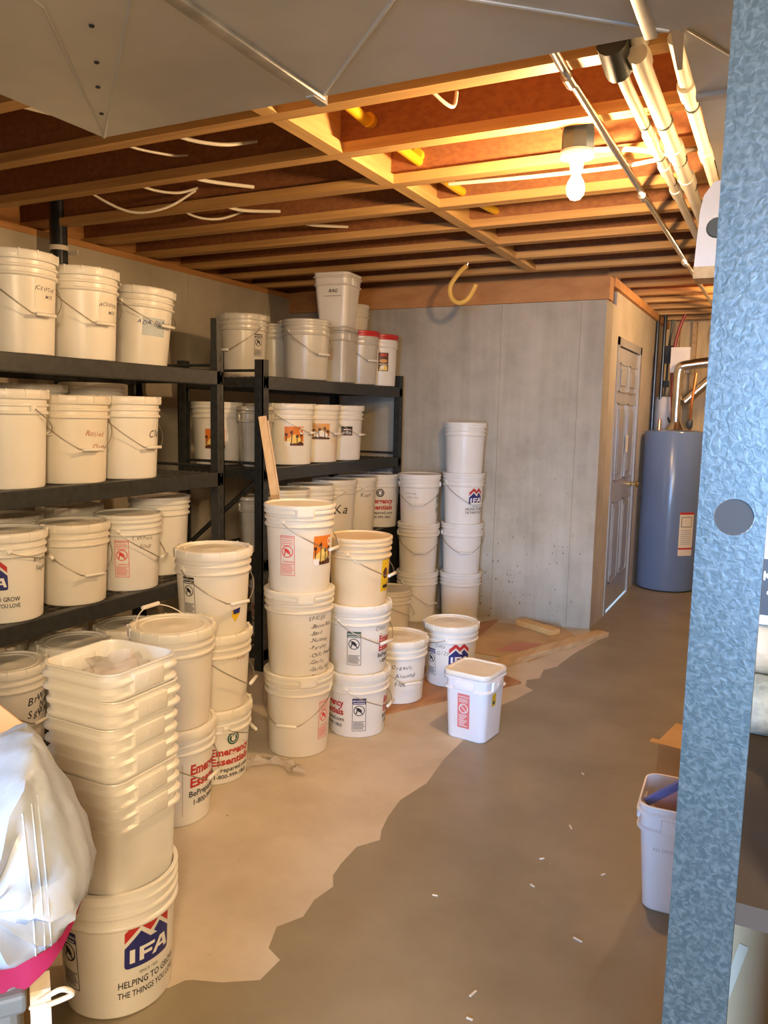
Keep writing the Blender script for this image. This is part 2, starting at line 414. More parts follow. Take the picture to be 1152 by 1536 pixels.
# ------------------------------------------------------------------ pails
_mc = {}
def cached(key, fn):
    if key not in _mc: _mc[key] = fn()
    return _mc[key]
def pail_body(h, s, mat, is_open):
    def f():
        bm = NB(); b = .1315 * s; c = .1435 * s; t = .146 * s; o = .153 * s
        pr = [(0, .005), (b - .010, .005), (b - .006, 0), (b - .001, .004), (b, .010), (c, h - .098), (o - .002, h - .095), (o, h - .092), (o, h - .087), (o - .002, h - .084), (t, h - .082),
              (t, h - .066), (o - .001, h - .064), (o, h - .061), (o, h - .057), (o - .001, h - .054), (t, h - .052), (t + .001, h - .040)]
        if is_open: pr += [(t, h - .034), (o, h - .032), (o, h - .027), (t, h - .025), (t, h - .006), (o, h - .004), (o, h - .001), (t, h), (t - .004, h), (t - .004, h - .02), (c - .004, h - .1), (b - .004, .02), (b - .01, .012), (0, .012)]
        else: pr += [(t, h - .010), (0, h - .010)]
        lathe(bm, pr, 56)
        return finish(bm, mat, True, 40, 'pail_body')
    return cached(('b', h, s, mat, is_open), f)
def pail_lid(h, s, mat, kind):
    def f():
        bm = NB(); o = .156 * s
        if kind == 'a':
            pr = [(o - .007, h - .036), (o - .001, h - .036), (o + .001, h - .030), (o + .001, h - .008), (o - .001, h - .002), (o - .004, h), (o - .014, h), (o - .017, h - .007), (o - .036, h - .008), (o - .038, h - .005), (o - .042, h - .005), (o - .044, h - .008), (.02, h - .008), (.016, h - .006), (0, h - .006)]
            lathe(bm, pr, 56)
            for k in range(14):
                a = 2 * PI * (k + .3) / 14; M = Matrix.Rotation(a, 4, 'Z')
                box(bm, o - .014, o + .0025, -.0016, .0016, h - .030, h + .0012, M=M)
        else:
            pr = [(o - .007, h - .038), (o - .002, h - .038), (o, h - .034), (o - .001, h - .027), (o - .005, h - .025), (o - .005, h - .020), (o - .001, h - .018), (o + .001, h - .012), (o, h - .003), (o - .004, h), (o - .010, h), (o - .013, h - .006), (o - .05, h - .008), (0, h - .007)]
            lathe(bm, pr, 56)
            if kind == 'tab':
                pts = [(o * math.cos(a) * k, o * math.sin(a) * k) for k, a in ((.98, -.30), (1.035, -.2), (1.04, .2), (.98, .30))]
                prism(bm, [(x, y) for x, y in pts], h - .044, h - .016)
        return finish(bm, mat, True, 40, 'pail_lid')
    return cached(('l', h, s, mat, kind), f)
def bail_wire(h, s, drop, mat):
    def f():
        bm = NB(); pts = []; n = 26; R = .158 * s
        for i in range(n + 1):
            a = -PI / 2 + PI * i / n; q = 1 - min(1, max(0, (abs(a) - rad(19)) / (PI / 2 - rad(19))))
            pts.append((R * math.cos(a) * (1 + .03 * q) + .004, R * math.sin(a), h - .074 - drop * q ** .85))
        tube(bm, pts, .0021, 6)
        return finish(bm, mat, True, 60, 'bail')
    return cached(('w', h, s, drop, mat), f)
def bail_grip(h, s, drop):
    def f():
        bm = NB(); x = .158 * s * 1.03 + .004; z = h - .074 - drop
        tube(bm, [(x, -.046, z), (x, -.044, z), (x, .044, z), (x, .046, z)], [.005, .0075, .0075, .005], 10)
        return finish(bm, 'grip', True, 50, 'grip')
    return cached(('g', h, s, drop), f)
def arch_wire(h, s):
    def f():
        bm = NB(); R = .158 * s
        tube(bm, [(0, -R * math.cos(PI * i / 24), R * math.sin(PI * i / 24) * 1.02) for i in range(25)], .0021, 6)
        return finish(bm, 'pale_wire', True, 60, 'bail')
    return cached(('aw', h, s), f)
def arch_grip(s):
    def f():
        bm = NB(); z = .158 * s * 1.02
        tube(bm, [(0, -.045, z), (0, -.043, z), (0, .043, z), (0, .045, z)], [.005, .0078, .0078, .005], 10)
        return finish(bm, 'grip', True, 50, 'grip')
    return cached(('ag', s), f)
def ear_mesh(h, s, mat):
    def f():
        bm = NB(); lathe(bm, [(0, 0), (.011, 0), (.011, .010), (.006, .014), (0, .014)], 12, M=Matrix.Translation((.143 * s, 0, h - .073)) @ Matrix.Rotation(PI / 2, 4, 'Y'))
        box(bm, .14 * s, .1535 * s, -.012, .012, h - .088, h - .056)
        return finish(bm, mat, True, 50, 'ear')
    return cached(('e', h, s, mat), f)
def bucket(label, x, y, z, h=.37, s=1.0, mat='white_plastic', lid='a', lidmat=None, bail=None, drop=.115, prints=(), tilt=None, group=None, wire='wire', name='bucket', lean=0):
    """local +X looks towards the aisle; bail = azimuth of the hanging grip, ('up', azimuth) for a raised bail"""
    phi = math.atan2(-y, -x)
    t = thing(name, label, 'bucket', (x, y, z), (0, 0, phi), group)
    if tilt: t.rotation_euler = (tilt[0], tilt[1], phi)
    link('body', pail_body(h, s, mat, lid is None), t)
    if lid: link('lid', pail_lid(h, s, lidmat or mat, lid), t, rot=(0, 0, rad(random.uniform(-9, 9)) if lid == 'a' else rad(lean)))
    if bail is not None:
        up = isinstance(bail, tuple); az = rad(bail[1] if up else bail)
        for q in (-1, 1): link('ear', ear_mesh(h, s, mat), t, rot=(0, 0, az + q * PI / 2))
        if up:
            w = link('bail', arch_wire(h, s), t, (0, 0, h - .073), (0, rad(bail[2]), az)); link('grip', arch_grip(s), w)
        else:
            w = link('bail', bail_wire(h, s, drop, wire), t, rot=(0, 0, az)); link('grip', bail_grip(h, s, drop), w)
    b, c = .1315 * s, .1435 * s
    def rf(zz): return b + (c - b) * max(0, min(1, (zz - .01) / (h - .108))) if zz < h - .10 else c
    for nm, P, az, v in prints: P.wrapped(nm, t, az, v, rf)
    return t

TOP, MID, LOW, BOT = 1.70, 1.18, .66, .13
F = -2.74
# --- rack beside the foreground, top shelf
bucket('white bucket with taped white note, nearest on the top shelf of the near rack', F, 2.19, TOP, h=.39, bail=37, drop=.165, prints=[('note', p_hand(['ICEVITAE', 'MIX'], .021, 'ink_marker', patch=(.10, .115, 'paper')), 47, .245)])
bucket('white bucket with taped note, middle of the near rack top shelf', F, 2.515, TOP, h=.38, bail=33, drop=.155, prints=[('note', p_hand(['ACEVITER', 'MIX'], .022, 'ink_marker', patch=(.10, .115, 'paper')), 50, .225)])
bucket('leaning white bucket with a pale blue tape label on the near rack top shelf', -2.87, 2.985, TOP + .007, h=.37, bail=48, drop=.10, tilt=(rad(-3.4), 0), prints=[('tape_label', p_hand(['ADA BEANS'], .030, 'ink_navy', patch=(.115, .085, 'blue_tape')), 26, .195)])
# --- middle shelf
bucket('white bucket with its bail ear facing the aisle, nearest on the middle shelf', F, 2.125, MID, h=.385, bail=128, drop=.10)
bucket('white bucket with faint red handwriting on the near rack middle shelf', F, 2.445, MID, h=.37, mat='ivory_plastic', bail=28, drop=.15, prints=[('handwriting', p_hand(['Rolled', 'Oats'], .034, 'ink_rust', 1.6), 46, .20)])
bucket('white bucket with large handwritten letters C l, last on the near rack middle shelf', F, 2.76, MID, h=.375, bail=45, drop=.155, prints=[('handwriting', p_hand(['Clu'], .052), 62, .19)])
bucket('tall white bucket behind, its lid showing above the two middle-shelf buckets', -3.06, 2.86, MID, h=.44, lid='b')
bucket('shaded bucket at the back of the near rack middle shelf by the frame edge', -3.06, 2.50, MID, h=.42)
# --- low shelf
bucket('white bucket with red and blue mountain logo and brown sugar handwriting on the low shelf', F, 2.095, LOW, h=.355, bail=95, drop=.05, prints=[('logo', p_ifa(), -22, .135), ('handwriting', p_hand(['Brown', 'Sugar'], .028), 60, .235)])
bucket('plain yellowed bucket without print on the near rack low shelf', F, 2.43, LOW, h=.35, mat='ivory_plastic', bail=30, drop=.14, wire='wire')
bucket('white bucket with red warning label and pencilled writing on the low shelf', F, 2.76, LOW, h=.355, lid='b', bail=72, drop=.13, prints=[('warning_label', p_warning('ink_warn'), -13, .155), ('handwriting', p_hand(['T.Whole', 'Soup'], .028, 'ink_faint'), 28, .24)])
bucket('taller bucket with black warning label behind the red-labelled one on the low shelf', -2.86, 3.10, LOW, h=.40, lid='b', bail=None, prints=[('warning_label', p_warning('ink_black'), -26, .21)])
bucket('bucket standing behind the mountain-logo bucket, only its shaded lid rim showing', -3.08, 2.36, LOW, h=.36)
bucket('bucket standing behind the plain yellowed one, only its shaded lid showing', -3.08, 2.72, LOW, h=.37)
# --- floor level of the near rack
bucket('scribbled bucket on the lowest deck, behind the nested square buckets', F, 2.08, BOT, h=.345, bail=48, drop=.15, prints=[('handwriting', p_hand(['Br', 'Sgr'], .045, 'ink_black', 1.3), 40, .19), ('scribble', p_hand(['WWW', 'NMW', 'WMW'], .04, 'ink_black', .8), 62, .2)])
bucket('dusty bucket on the lowest deck under the plain yellowed one', F, 2.42, BOT, h=.35)
bucket('bucket on the lowest deck beneath the red-labelled one', F, 2.745, BOT, h=.35, mat='ivory_plastic')
bucket('bucket at the back of the lowest deck, white scraps on its lid', -3.08, 2.25, BOT, h=.33)
bucket('bucket at the back of the lowest deck deep in shade', -3.08, 2.60, BOT, h=.33, mat='ivory_plastic')

# --- far rack, top shelf
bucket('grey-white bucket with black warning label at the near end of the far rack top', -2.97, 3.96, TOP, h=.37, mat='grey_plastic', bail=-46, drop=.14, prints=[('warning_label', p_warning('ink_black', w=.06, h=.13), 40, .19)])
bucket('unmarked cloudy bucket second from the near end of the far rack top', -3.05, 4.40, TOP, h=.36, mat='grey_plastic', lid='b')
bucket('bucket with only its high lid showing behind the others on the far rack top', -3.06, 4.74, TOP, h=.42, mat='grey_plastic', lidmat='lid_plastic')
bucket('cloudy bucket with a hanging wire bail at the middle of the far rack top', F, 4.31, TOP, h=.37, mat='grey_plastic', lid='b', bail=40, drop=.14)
bucket('small white bucket raised behind the red-lidded pair', -2.96, 5.30, TOP + .36, h=.24, s=.80, lid='b')
bucket('bucket at the back of the far rack top, holding up the small white one', -2.975, 5.30, TOP, h=.366, mat='grey_plastic', lid='b')
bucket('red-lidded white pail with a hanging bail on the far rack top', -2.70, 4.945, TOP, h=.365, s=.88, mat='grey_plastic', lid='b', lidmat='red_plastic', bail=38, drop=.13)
bucket('red-lidded pail with a pictured mix label at the far end of the top shelf', -2.685, 5.225, TOP, h=.365, s=.86, mat='white_plastic', lid='b', lidmat='red_plastic', prints=[('photo_label', p_mix(), 12, .17)])
# --- far rack, middle shelf
bucket('bucket with an orange picture label seen between the two racks', -3.05, 3.81, MID, h=.37, lid='b', prints=[('photo_label', p_photo(.115, .115, 3), -6, .155)])
bucket('white bucket with small paper label and loose bail loop behind the leaning stick', -3.02, 4.29, MID, h=.37, lid='b', bail=62, drop=.12, prints=[('label', Print().rect(-.03, .03, -.03, .03, 'paper').ring(0, 0, .012, .016, 'ink_black', 1), 10, .22)])
bucket('bucket with a square orange sunset label on the far rack middle shelf', F, 4.125, MID, h=.37, bail=62, drop=.10, prints=[('photo_label', p_photo(.12, .115, 0), 12, .175)])
bucket('bucket with brown stain and brown landscape label on the far rack middle shelf', F, 4.445, MID, h=.37, mat='stained_plastic', bail=58, drop=.11, prints=[('photo_label', p_photo(.115, .10, 1), 12, .20)])
bucket('bucket with a small dark picture label, last on the far rack middle shelf', F, 4.765, MID, h=.37, bail=60, drop=.12, prints=[('photo_label', p_photo(.08, .06, 2), 16, .20)])
# --- far rack, low shelf
bucket('unmarked bucket behind the leaning stick on the far rack low shelf', F, 4.075, LOW, h=.37, lid='b')
bucket('unmarked bucket left of the K-marked ones on the far rack low shelf', F, 4.385, LOW, h=.375)
bucket('bucket handwritten K a in large black letters on the low shelf', F, 4.685, LOW, h=.39, bail=-60, drop=.10, prints=[('handwriting', p_hand(['Ka'], .085, 'ink_marker'), 18, .17)])
bucket('bucket with red warning label and handwriting on the far rack low shelf', F, 4.99, LOW, h=.39, bail=-70, drop=.08, prints=[('warning_label', p_warning('ink_warn', w=.05, h=.16), -14, .19), ('handwriting', p_hand(['Kser'], .04), 32, .25)])
bucket('bucket with dark round emblem and red serif lettering at the end of the low shelf', -2.70, 5.29, LOW, h=.395, bail=('up', 55, -6), lid='b', prints=[('lettering', p_ee(.20, 'ink_black'), 2, .155), ('handwriting', p_hand(['beans'], .05, 'ink_faint'), 4, .31)])
# --- far rack, lowest deck
bucket('lettered bucket on the far rack lowest deck, behind the spice stack', F, 3.96, BOT, h=.40, lid='b', prints=[('lettering', p_ee(.20, 'ink_black'), -28, .15)])
bucket('bucket at the far end of the lowest deck beside the upright', F, 5.23, BOT, h=.42, lid='b')

# --- stacks on the floor
def st(z0, *hs):
    z = z0; out = []
    for h in hs: out.append((z, h)); z += h - .007
    return out
a = st(0, .372, .374, .378)
bucket('bottom bucket of the three-high spice stack, red warning label at its edge', -1.861, 2.887, a[0][0], h=a[0][1], mat='ivory_plastic', lid='tab', lidmat='lid_plastic', bail=-18, drop=.14, lean=15, prints=[('warning_label', p_warning('ink_warn'), 52, .16)])
bucket('middle bucket of the spice stack with a long handwritten spice list', -1.861, 2.887, a[1][0], h=a[1][1], mat='ivory_plastic', lid='tab', lidmat='lid_plastic', lean=10,
       prints=[('handwriting', (lambda P: [P.hand(t, (-.045 if k else -.055), .115 - .0325 * k, .0245, 'ink_marker', k) for k, t in enumerate(['SPICES:', '-Bacon Bits', '-Basil', '-Nutmeg', '-Parsley', '-Chili Powder', '-Garlic', '-Garlic Salt', '-Cream of T'])] and P)(Print()), 38, .135)])
bucket('top bucket of the spice stack with red warning label and sunset picture label', -1.861, 2.887, a[2][0], h=a[2][1], mat='ivory_plastic', lid='tab', lidmat='lid_plastic', bail=62, drop=.115, lean=8, prints=[('warning_label', p_warning('ink_warn'), -22, .165), ('photo_label', p_photo(.10, .125, 0), 45, .185)])
a = st(0, .308, .328, .316)
bucket('bottom bucket of the beige-topped stack with red lettering on both sides', -1.734, 3.206, a[0][0], h=a[0][1], bail=70, drop=.09, prints=[('warning_label', p_warning('ink_black', 'ink_navy', .065, .16), 4, .115), ('lettering', p_ee(.17, None, .9), -62, .125), ('lettering', p_ee(.17, None, .9), 95, .125)])
bucket('middle bucket with green-headed warning label under the beige bucket', -1.734, 3.206, a[1][0], h=a[1][1], bail=52, drop=.10, prints=[('warning_label', p_warning('ink_black', 'ink_green', .065, .16), -8, .13), ('lettering', p_ee(.17, None, .9), 78, .125), ('handwriting', p_hand(['Oats', 'Gro'], .03, 'ink_faint'), 48, .21)])
bucket('beige bucket with a yellow label on top of its stack', -1.734, 3.206, a[2][0], h=a[2][1], s=.98, mat='beige_plastic', lid='b', bail=68, drop=.10, prints=[('yellow_label', Print().rect(-.035, .035, -.075, .075, 'ink_gold').disc(-.005, .01, .02, 'ink_brown', 1, 7, 1.4).rect(-.02, .025, -.06, -.045, 'ink_black', 1), 62, .14)])
a = st(0, .362, .372, .372, .366)
X, Y = -2.062, 5.385
bucket('lowest of the four-high stack by the concrete wall', X, Y, a[0][0], h=a[0][1], lid='b')
bucket('second from the floor in the four-high stack, under the mountain-logo bucket', X, Y, a[1][0], h=a[1][1], lid='b', bail=10, drop=.13)
bucket('bucket with mountain logo in the four-high stack by the wall', X, Y, a[2][0], h=a[2][1], lid='b', bail=34, drop=.14, prints=[('logo', p_ifa(.11), 40, .15)])
bucket('plain white bucket topping the four-high stack by the wall', X, Y, a[3][0], h=a[3][1], lid='b')
X, Y = -2.345, 5.235
a = st(0, .364, .364, .362)
bucket('lowest of the three-high stack beside the far rack end', X, Y, a[0][0], h=a[0][1], lid='b', bail=42, drop=.15)
bucket('middle of the three-high stack beside the far rack end', X, Y, a[1][0], h=a[1][1], lid='b', bail=6, drop=.13)
bucket('top of the three-high stack by the far rack, green label at its edge', X, Y, a[2][0], h=a[2][1], lid='b', bail=-4, drop=.14, prints=[('warning_label', p_warning('ink_green', None, .06, .13), 72, .15), ('handwriting', p_hand(['flour and', 'other mix'], .020, 'ink_faint'), -22, .22)])
bucket('short ivory bucket between the beige-topped stack and the wall stacks', -2.40, 4.90, 0, h=.285, mat='ivory_plastic', lid='b', bail=70, drop=.10)
bucket('bucket handwritten organic, standing on the brown board', -1.735, 3.655, .014, h=.335, bail=28, drop=.14, lidmat='lid_plastic', prints=[('handwriting', p_hand(['Organic', 'Almond', 'Flour'], .030, 'ink_marker', 1.5), 12, .19)])
bucket('bucket with mountain logo and dark warning label standing on the brown board', -1.588, 4.029, .014, h=.345, lidmat='lid_plastic', bail=-100, drop=.05, prints=[('logo', p_ifa(.115), 20, .13), ('warning_label', p_warning('ink_black', 'ink_navy', .06, .15), -48, .135), ('handwriting', p_hand(['Oats', 'G/25'], .03, 'ink_faint'), -22, .225)])
X, Y = -2.026, 2.50
a = st(0, .312, .315, .342)
bucket('bottom bucket of a three-high stack with green hand emblem and red lettering', X, Y, a[0][0], h=a[0][1], lidmat='lid_plastic', bail=108, drop=.07, prints=[('lettering', p_ee(.19, 'ink_green', .88), 32, .10)])
bucket('middle bucket of a three-high stack, red scrawl near its rim', X, Y, a[1][0], h=a[1][1], mat='ivory_plastic', lidmat='lid_plastic', bail=72, drop=.14, prints=[('handwriting', p_hand(['Rice'], .028, 'ink_rust'), 52, .205)])
bucket('top bucket with black warning label and torn blue sticker on the stack beside the rack', X, Y, a[2][0], h=a[2][1], mat='ivory_plastic', lidmat='lid_plastic', bail=38, drop=.13, prints=[('warning_label', p_warning('ink_black', None, .056, .15), -42, .165), ('sticker', Print().poly([(-.02, .012), (.022, .02), (.02, -.008), (-.002, -.036), (-.02, -.012)], 'ink_gold').poly([(-.016, .014), (.022, .02), (.018, -.002), (-.012, -.004)], 'ink_navy', 1), 40, .09)])
X, Y = -1.945, 2.165
a = st(0, .366, .366)
bucket('lower bucket of the two-high stack, red lettering running off its side', X, Y, a[0][0], h=a[0][1], lidmat='lid_plastic', bail=60, drop=.12, prints=[('lettering', p_ee(.20, None, 1.05), 64, .165), ('crease', Print().rect(-.0008, .0008, -.1, .1, 'ink_faint'), 12, .14)])
bucket('upper bucket of the two-high stack with its wire bail raised over the lid', X, Y, a[1][0], h=a[1][1], mat='ivory_plastic', lidmat='lid_plastic', bail=('up', 50, -38))
NX, NY = -1.455, 1.402
bucket('open bucket with red and blue mountain logo under the nested square buckets', NX, NY, 0, h=.338, lid=None, prints=[('logo', p_ifa(.126), 31, .132), ('warning_label', p_warning('ink_black', 'ink_navy', .062, .155), -56, .150)])

# ------------------------------------------------------------------ square buckets
def square_mesh(mat, h=.33, top=.118, bot=.088, is_open=True, fl=.085):
    def f():
        bm = NB(); w = .003; k = lambda z: bot + (top - bot) * z / h
        pr = [(bot - .006, .03, 0), (bot, .034, .006), (k(h - fl), .040, h - fl), (k(h - fl) + .010, .044, h - fl + .004), (k(h - fl) + .010, .044, h - fl + .009), (k(h - fl + .015) + .001, .042, h - fl + .015),
              (k(h - .035), .042, h - .035), (k(h - .035) + .009, .044, h - .031), (k(h - .03) + .009, .044, h - .025), (k(h - .02), .042, h - .018), (top, .042, h - .006), (top + .003, .042, h - .003), (top + .002, .042, h)]
        if is_open: pr += [(top - w, .040, h), (top - w - .002, .040, h - .01), (bot - w, .032, .012)]
        sqloft(bm, pr)
        return finish(bm, mat, True, 40, 'square_body')
    return cached(('sb', mat, h, top, bot, is_open, fl), f)
def square_grips(mat, h=.33, top=.118, dz=0):
    def f():
        bm = NB(); e = top + .009
        box(bm, top - .012, e, -.052, .052, h - .078 + dz, h - .032 + dz, bevel=.004)
        for k in range(3): box(bm, e - .0002, e + .0012, -.006 + .006 * k - .006, -.006 + .006 * k - .003, h - .066 + dz + .006 * k, h - .048 + dz + .006 * (k % 2))
        return finish(bm, mat, True, 50, 'grip')
    return cached(('sg', mat, h, top, dz), f)
def square_lid(mat, h, top):
    def f():
        bm = NB()
        sqloft(bm, [(top + .004, .044, h - .016), (top + .007, .046, h - .014), (top + .007, .046, h + .002), (top + .004, .044, h + .006), (top - .006, .038, h + .006), (top - .010, .036, h + .001), (top - .02, .03, h + .001)], cap0=False)
        return finish(bm, mat, True, 40, 'square_lid')
    return cached(('sl', mat, h, top), f)
def square(label, x, y, z, rot=0, h=.33, top=.118, bot=.088, mat='white_plastic', lid=None, group=None, grips=(0, 180), fl=.085):
    t = thing('square_bucket', label, 'bucket', (x, y, z), (0, 0, rad(rot)), group)
    link('body', square_mesh(mat, h, top, bot, lid is None, fl), t)
    for g in grips: link('grip', square_grips(mat, h, top, .085 - fl if fl < .08 else 0), t, rot=(0, 0, rad(g)))
    if lid: link('lid', square_lid(lid, h, top), t)
    return t
names = ['lowest square bucket of the nest, its body down inside the logo bucket', 'second square bucket up in the nested stack on the logo bucket', 'third square bucket up in the nested stack on the logo bucket',
         'fourth square bucket up in the nested stack on the logo bucket', 'fifth square bucket up, just below the top of the nested stack', 'topmost open square bucket of the nest, holding a clear bag']
for k in range(6):
    square(names[k], NX + .004 * math.sin(k * 2), NY + .003 * math.cos(k * 3), .225 + .0665 * k, rot=.4 * math.sin(k * 1.7), bot=.103, fl=.066)
def lumpy(bm, cx, cy, cz, rx, ry, rz, seed, amp=.18, sub=3):
    r = random.Random(seed); ph = [(r.uniform(0, 6), r.uniform(0, 6), r.uniform(0, 6), r.uniform(4, 9)) for _ in range(5)]
    g = bmesh.ops.create_icosphere(bm, subdivisions=sub, radius=1)
    for v in g['verts']:
        d = v.co.copy(); q = 1 + amp * sum(math.sin(d.x * f + a) * math.sin(d.y * f + b) * math.cos(d.z * f + c) for a, b, c, f in ph) / 1.6
        v.co = Vector((cx + d.x * rx * q, cy + d.y * ry * q, cz + d.z * rz * q))
    return bm
t = thing('plastic_bag', 'clear plastic bag with pinkish contents inside the topmost square bucket', 'bag', (NX + .02, NY - .0, .822))
part('film', lumpy(NB(), 0, .01, .015, .075, .075, .05, 3, .5), 'glass_plastic', t, angle=70)
part('contents', lumpy(lumpy(NB(), -.01, .0, .0, .05, .045, .03, 5, .5), .045, .02, 0, .03, .04, .025, 8, .4), 'bag_content', t, angle=70)

s8 = square('lidded square bucket with red warning label alone at the edge of the aisle', -1.215, 3.415, 0, rot=-7, h=.322, top=.112, bot=.098, mat='bright_plastic', lid='lid_plastic', grips=(0, 180, 270))
pw = Print(); w, h = .062, .165
pw.rect(-w / 2, w / 2, -h / 2, h / 2, 'ink_pink'); pw.ring(0, .012, .019, .024, 'ink_white', 1); pw.line((-.015, .027), (.015, -.003), .004, 'ink_white', 2); pw.text('WARNING', 0, .065, .0115, 'ink_white', .01, layer=1)
for k in range(4): pw.rect(-.024, .024 - .006 * (k % 2), .042 + .005 * k, .044 + .005 * k, 'ink_white', 1)
for k in range(7): pw.rect(-.024, .02 - .008 * (k % 3), -.022 - .0085 * k, -.0185 - .0085 * k, 'ink_white', 1)
def face_front(s, off, zc, u0=0): return Matrix.Translation((u0, -s - off, zc)) @ Matrix.Rotation(PI / 2, 4, 'X')
def face_right(s, off, zc, u0=0): return Matrix.Translation((s + off, u0, zc)) @ Matrix.Rotation(PI / 2, 4, 'Z') @ Matrix.Rotation(PI / 2, 4, 'X')
sl = Matrix.Rotation(math.atan(.014 / .322), 4, 'X')
pw.flatten('warning_label', s8, Matrix.Translation((-.004, -.1042, .142)) @ sl @ Matrix.Rotation(PI / 2, 4, 'X'))
pg = Print(); pg.rect(-.02, .02, -.03, .03, 'ink_gold').rect(-.012, .012, -.02, -.004, 'ink_green', 1)
pg.flatten('yellow_label', s8, Matrix.Translation((.1075, -.02, .195)) @ Matrix.Rotation(-math.atan(.014 / .322) * -1, 4, 'Y') @ Matrix.Rotation(PI / 2, 4, 'Z') @ Matrix.Rotation(PI / 2, 4, 'X'))
q = square('square lidded bucket under the tall open one on the far rack top', -2.72, 4.66, TOP, rot=4, h=.352, top=.110, bot=.10, mat='grey_plastic', lid='grey_plastic')
pp = Print(); pp.text('WARNING', 0, .03, .012, 'ink_rust', .01)
for k in range(5): pp.rect(-.025, .025, .015 - .012 * k, .018 - .012 * k, 'ink_rust')
pp.flatten('faded_label', q, face_front(.106, .001, .18))
q = square('tall tapered square bucket standing highest on the far rack, near the joists', -2.72, 4.66, TOP + .36, rot=6, h=.345, top=.128, bot=.098, mat='white_plastic')
pp = Print(); pp.hand('RAG', -.03, 0, .03, 'ink_marker').rect(-.06, .06, -.022, -.019, 'ink_faint'); pp.flatten('handwriting', q, face_front(.120, .004, .215, .02))
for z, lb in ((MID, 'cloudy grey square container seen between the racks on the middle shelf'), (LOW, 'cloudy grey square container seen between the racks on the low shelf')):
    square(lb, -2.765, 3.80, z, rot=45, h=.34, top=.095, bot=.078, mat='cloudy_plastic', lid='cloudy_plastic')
wb = square('white square bucket on the floor behind the blue-grey post, zip bag inside', -.195, 2.50, 0, rot=2, h=.345, top=.122, bot=.098, mat='bright_plastic', grips=(0, 180, 270))
pp = Print(); pp.text('ALL DETERGENT', 0, 0, .014, 'ink_grey', .006); pp.flatten('faint_print', wb, Matrix.Translation((-.02, -.1135, .205)) @ Matrix.Rotation(math.atan(.024 / .345), 4, 'X') @ Matrix.Rotation(PI / 2, 4, 'X'))
zb = thing('zip_bag', 'clear zip bag with a blue seal sticking out of the white square bucket', 'bag', (-.195, 2.50, .335), (0, 0, rad(10)))
part('film', box(NB(), -.085, .08, -.004, .004, -.06, .045, M=Matrix.Rotation(rad(-38), 4, 'Y') @ Matrix.Rotation(rad(25), 4, 'X')), 'zip_pink', zb)
part('seal', box(NB(), -.10, .085, -.006, .006, .045, .075, M=Matrix.Rotation(rad(-38), 4, 'Y') @ Matrix.Rotation(rad(25), 4, 'X'), bevel=.003), 'zip_blue', zb)
part('contents', lumpy(NB(), .045, -.02, -.02, .05, .05, .045, 4, .3), 'dark_cardboard', zb, angle=70)

# ------------------------------------------------------------------ racks
def rack(label, y0, y1, levels, top, tall=None, brace=False):
    xf, xb = -2.6, -3.21; U = .056
    R = thing('shelf_rack', label, 'shelf rack', ((xf + xb) / 2, (y0 + y1) / 2, 0)); ox, oy = -(xf + xb) / 2, -(y0 + y1) / 2
    def upright(x, y, t):
        bm = NB(); sx = -1 if x == xf else 1; sy = 1 if y == y0 else -1
        box(bm, x, x + sx * U, y, y + sy * .006, 0, t); box(bm, x, x + sx * .006, y, y + sy * U, 0, t); box(bm, x + sx * .006, x + sx * U * .8, y + sy * U * .75, y + sy * U, 0, t)
        z = .12
        while z < t - .05:
            box(bm, x - sx * .0006, x + sx * .004, y + sy * U * .42, y + sy * U * .58, z, z + .028, 1); box(bm, x + sx * U * .42, x + sx * U * .58, y - sy * .0006, y + sy * .004, z, z + .028, 1); z += .065
        bm.transform(Matrix.Translation((ox, oy, 0)))
        bmesh.ops.recalc_face_normals(bm, faces=bm.faces)
        return part('upright', bm, ['rack_paint', 'black'], R, smooth=False)
    for x in (xf, xb):
        for y in (y0, y1): upright(x, y, top)
    if tall:
        bm = NB(); box(bm, xf - .05, xf - .012, y1 - .045, y1 - .010, top - .3, tall); bm.transform(Matrix.Translation((ox, oy, 0))); part('post_extension', bm, 'rack_paint', R, smooth=False)
    for z in levels:
        for x, s in ((xf, -1), (xb, 1)):
            bm = NB(); box(bm, min(x, x + s * .04), max(x, x + s * .04), y0 + .006, y1 - .006, z - .072, z + .001, bevel=.004); bm.transform(Matrix.Translation((ox, oy, 0))); part('beam', bm, 'rack_paint', R, smooth=False)
        for y in (y0 + .028, y1 - .028):
            bm = NB(); tube(bm, [(xf - .03, y, z + .03), (xb + .03, y, z + .03)], .008, 8); box(bm, xb + .04, xf - .04, y - .018, y + .018, z - .062, z - .012); bm.transform(Matrix.Translation((ox, oy, 0))); part('end_tie', bm, 'rack_paint', R)
        bm = NB(); n = int((y1 - y0) / .05)
        for k in range(1, n):
            y = y0 + (y1 - y0) * k / n; box(bm, xb + .03, xf - .03, y - .0022, y + .0022, z - .010, z - .006)
        for k in range(1, 13):
            x = xb + (xf - xb) * k / 13; box(bm, x - .0022, x + .0022, y0 + .02, y1 - .02, z - .006, z - .0015)
        bm.transform(Matrix.Translation((ox, oy, 0))); part('wire_deck', bm, 'rack_wire', R, smooth=False)
    if brace:
        for za, zb2 in ((.70, 1.12), (.16, .6)):
            bm = NB(); tube(bm, [(xb + .05, y0 + .03, za), (xf - .05, y0 + .03, zb2)], .014, 6); bm.transform(Matrix.Translation((ox, oy, 0))); part('brace', bm, 'rack_paint', R)
    return R
rack('black steel rack nearest the camera, buckets on four wire decks', 1.46, 3.305, (TOP, MID, LOW, BOT), 1.80, 1.965)
rack('black steel rack at the far end of the wall, red-lidded pails on top', 3.645, 5.45, (TOP - .004, MID - .004, LOW - .004, BOT), 1.785, None, True)

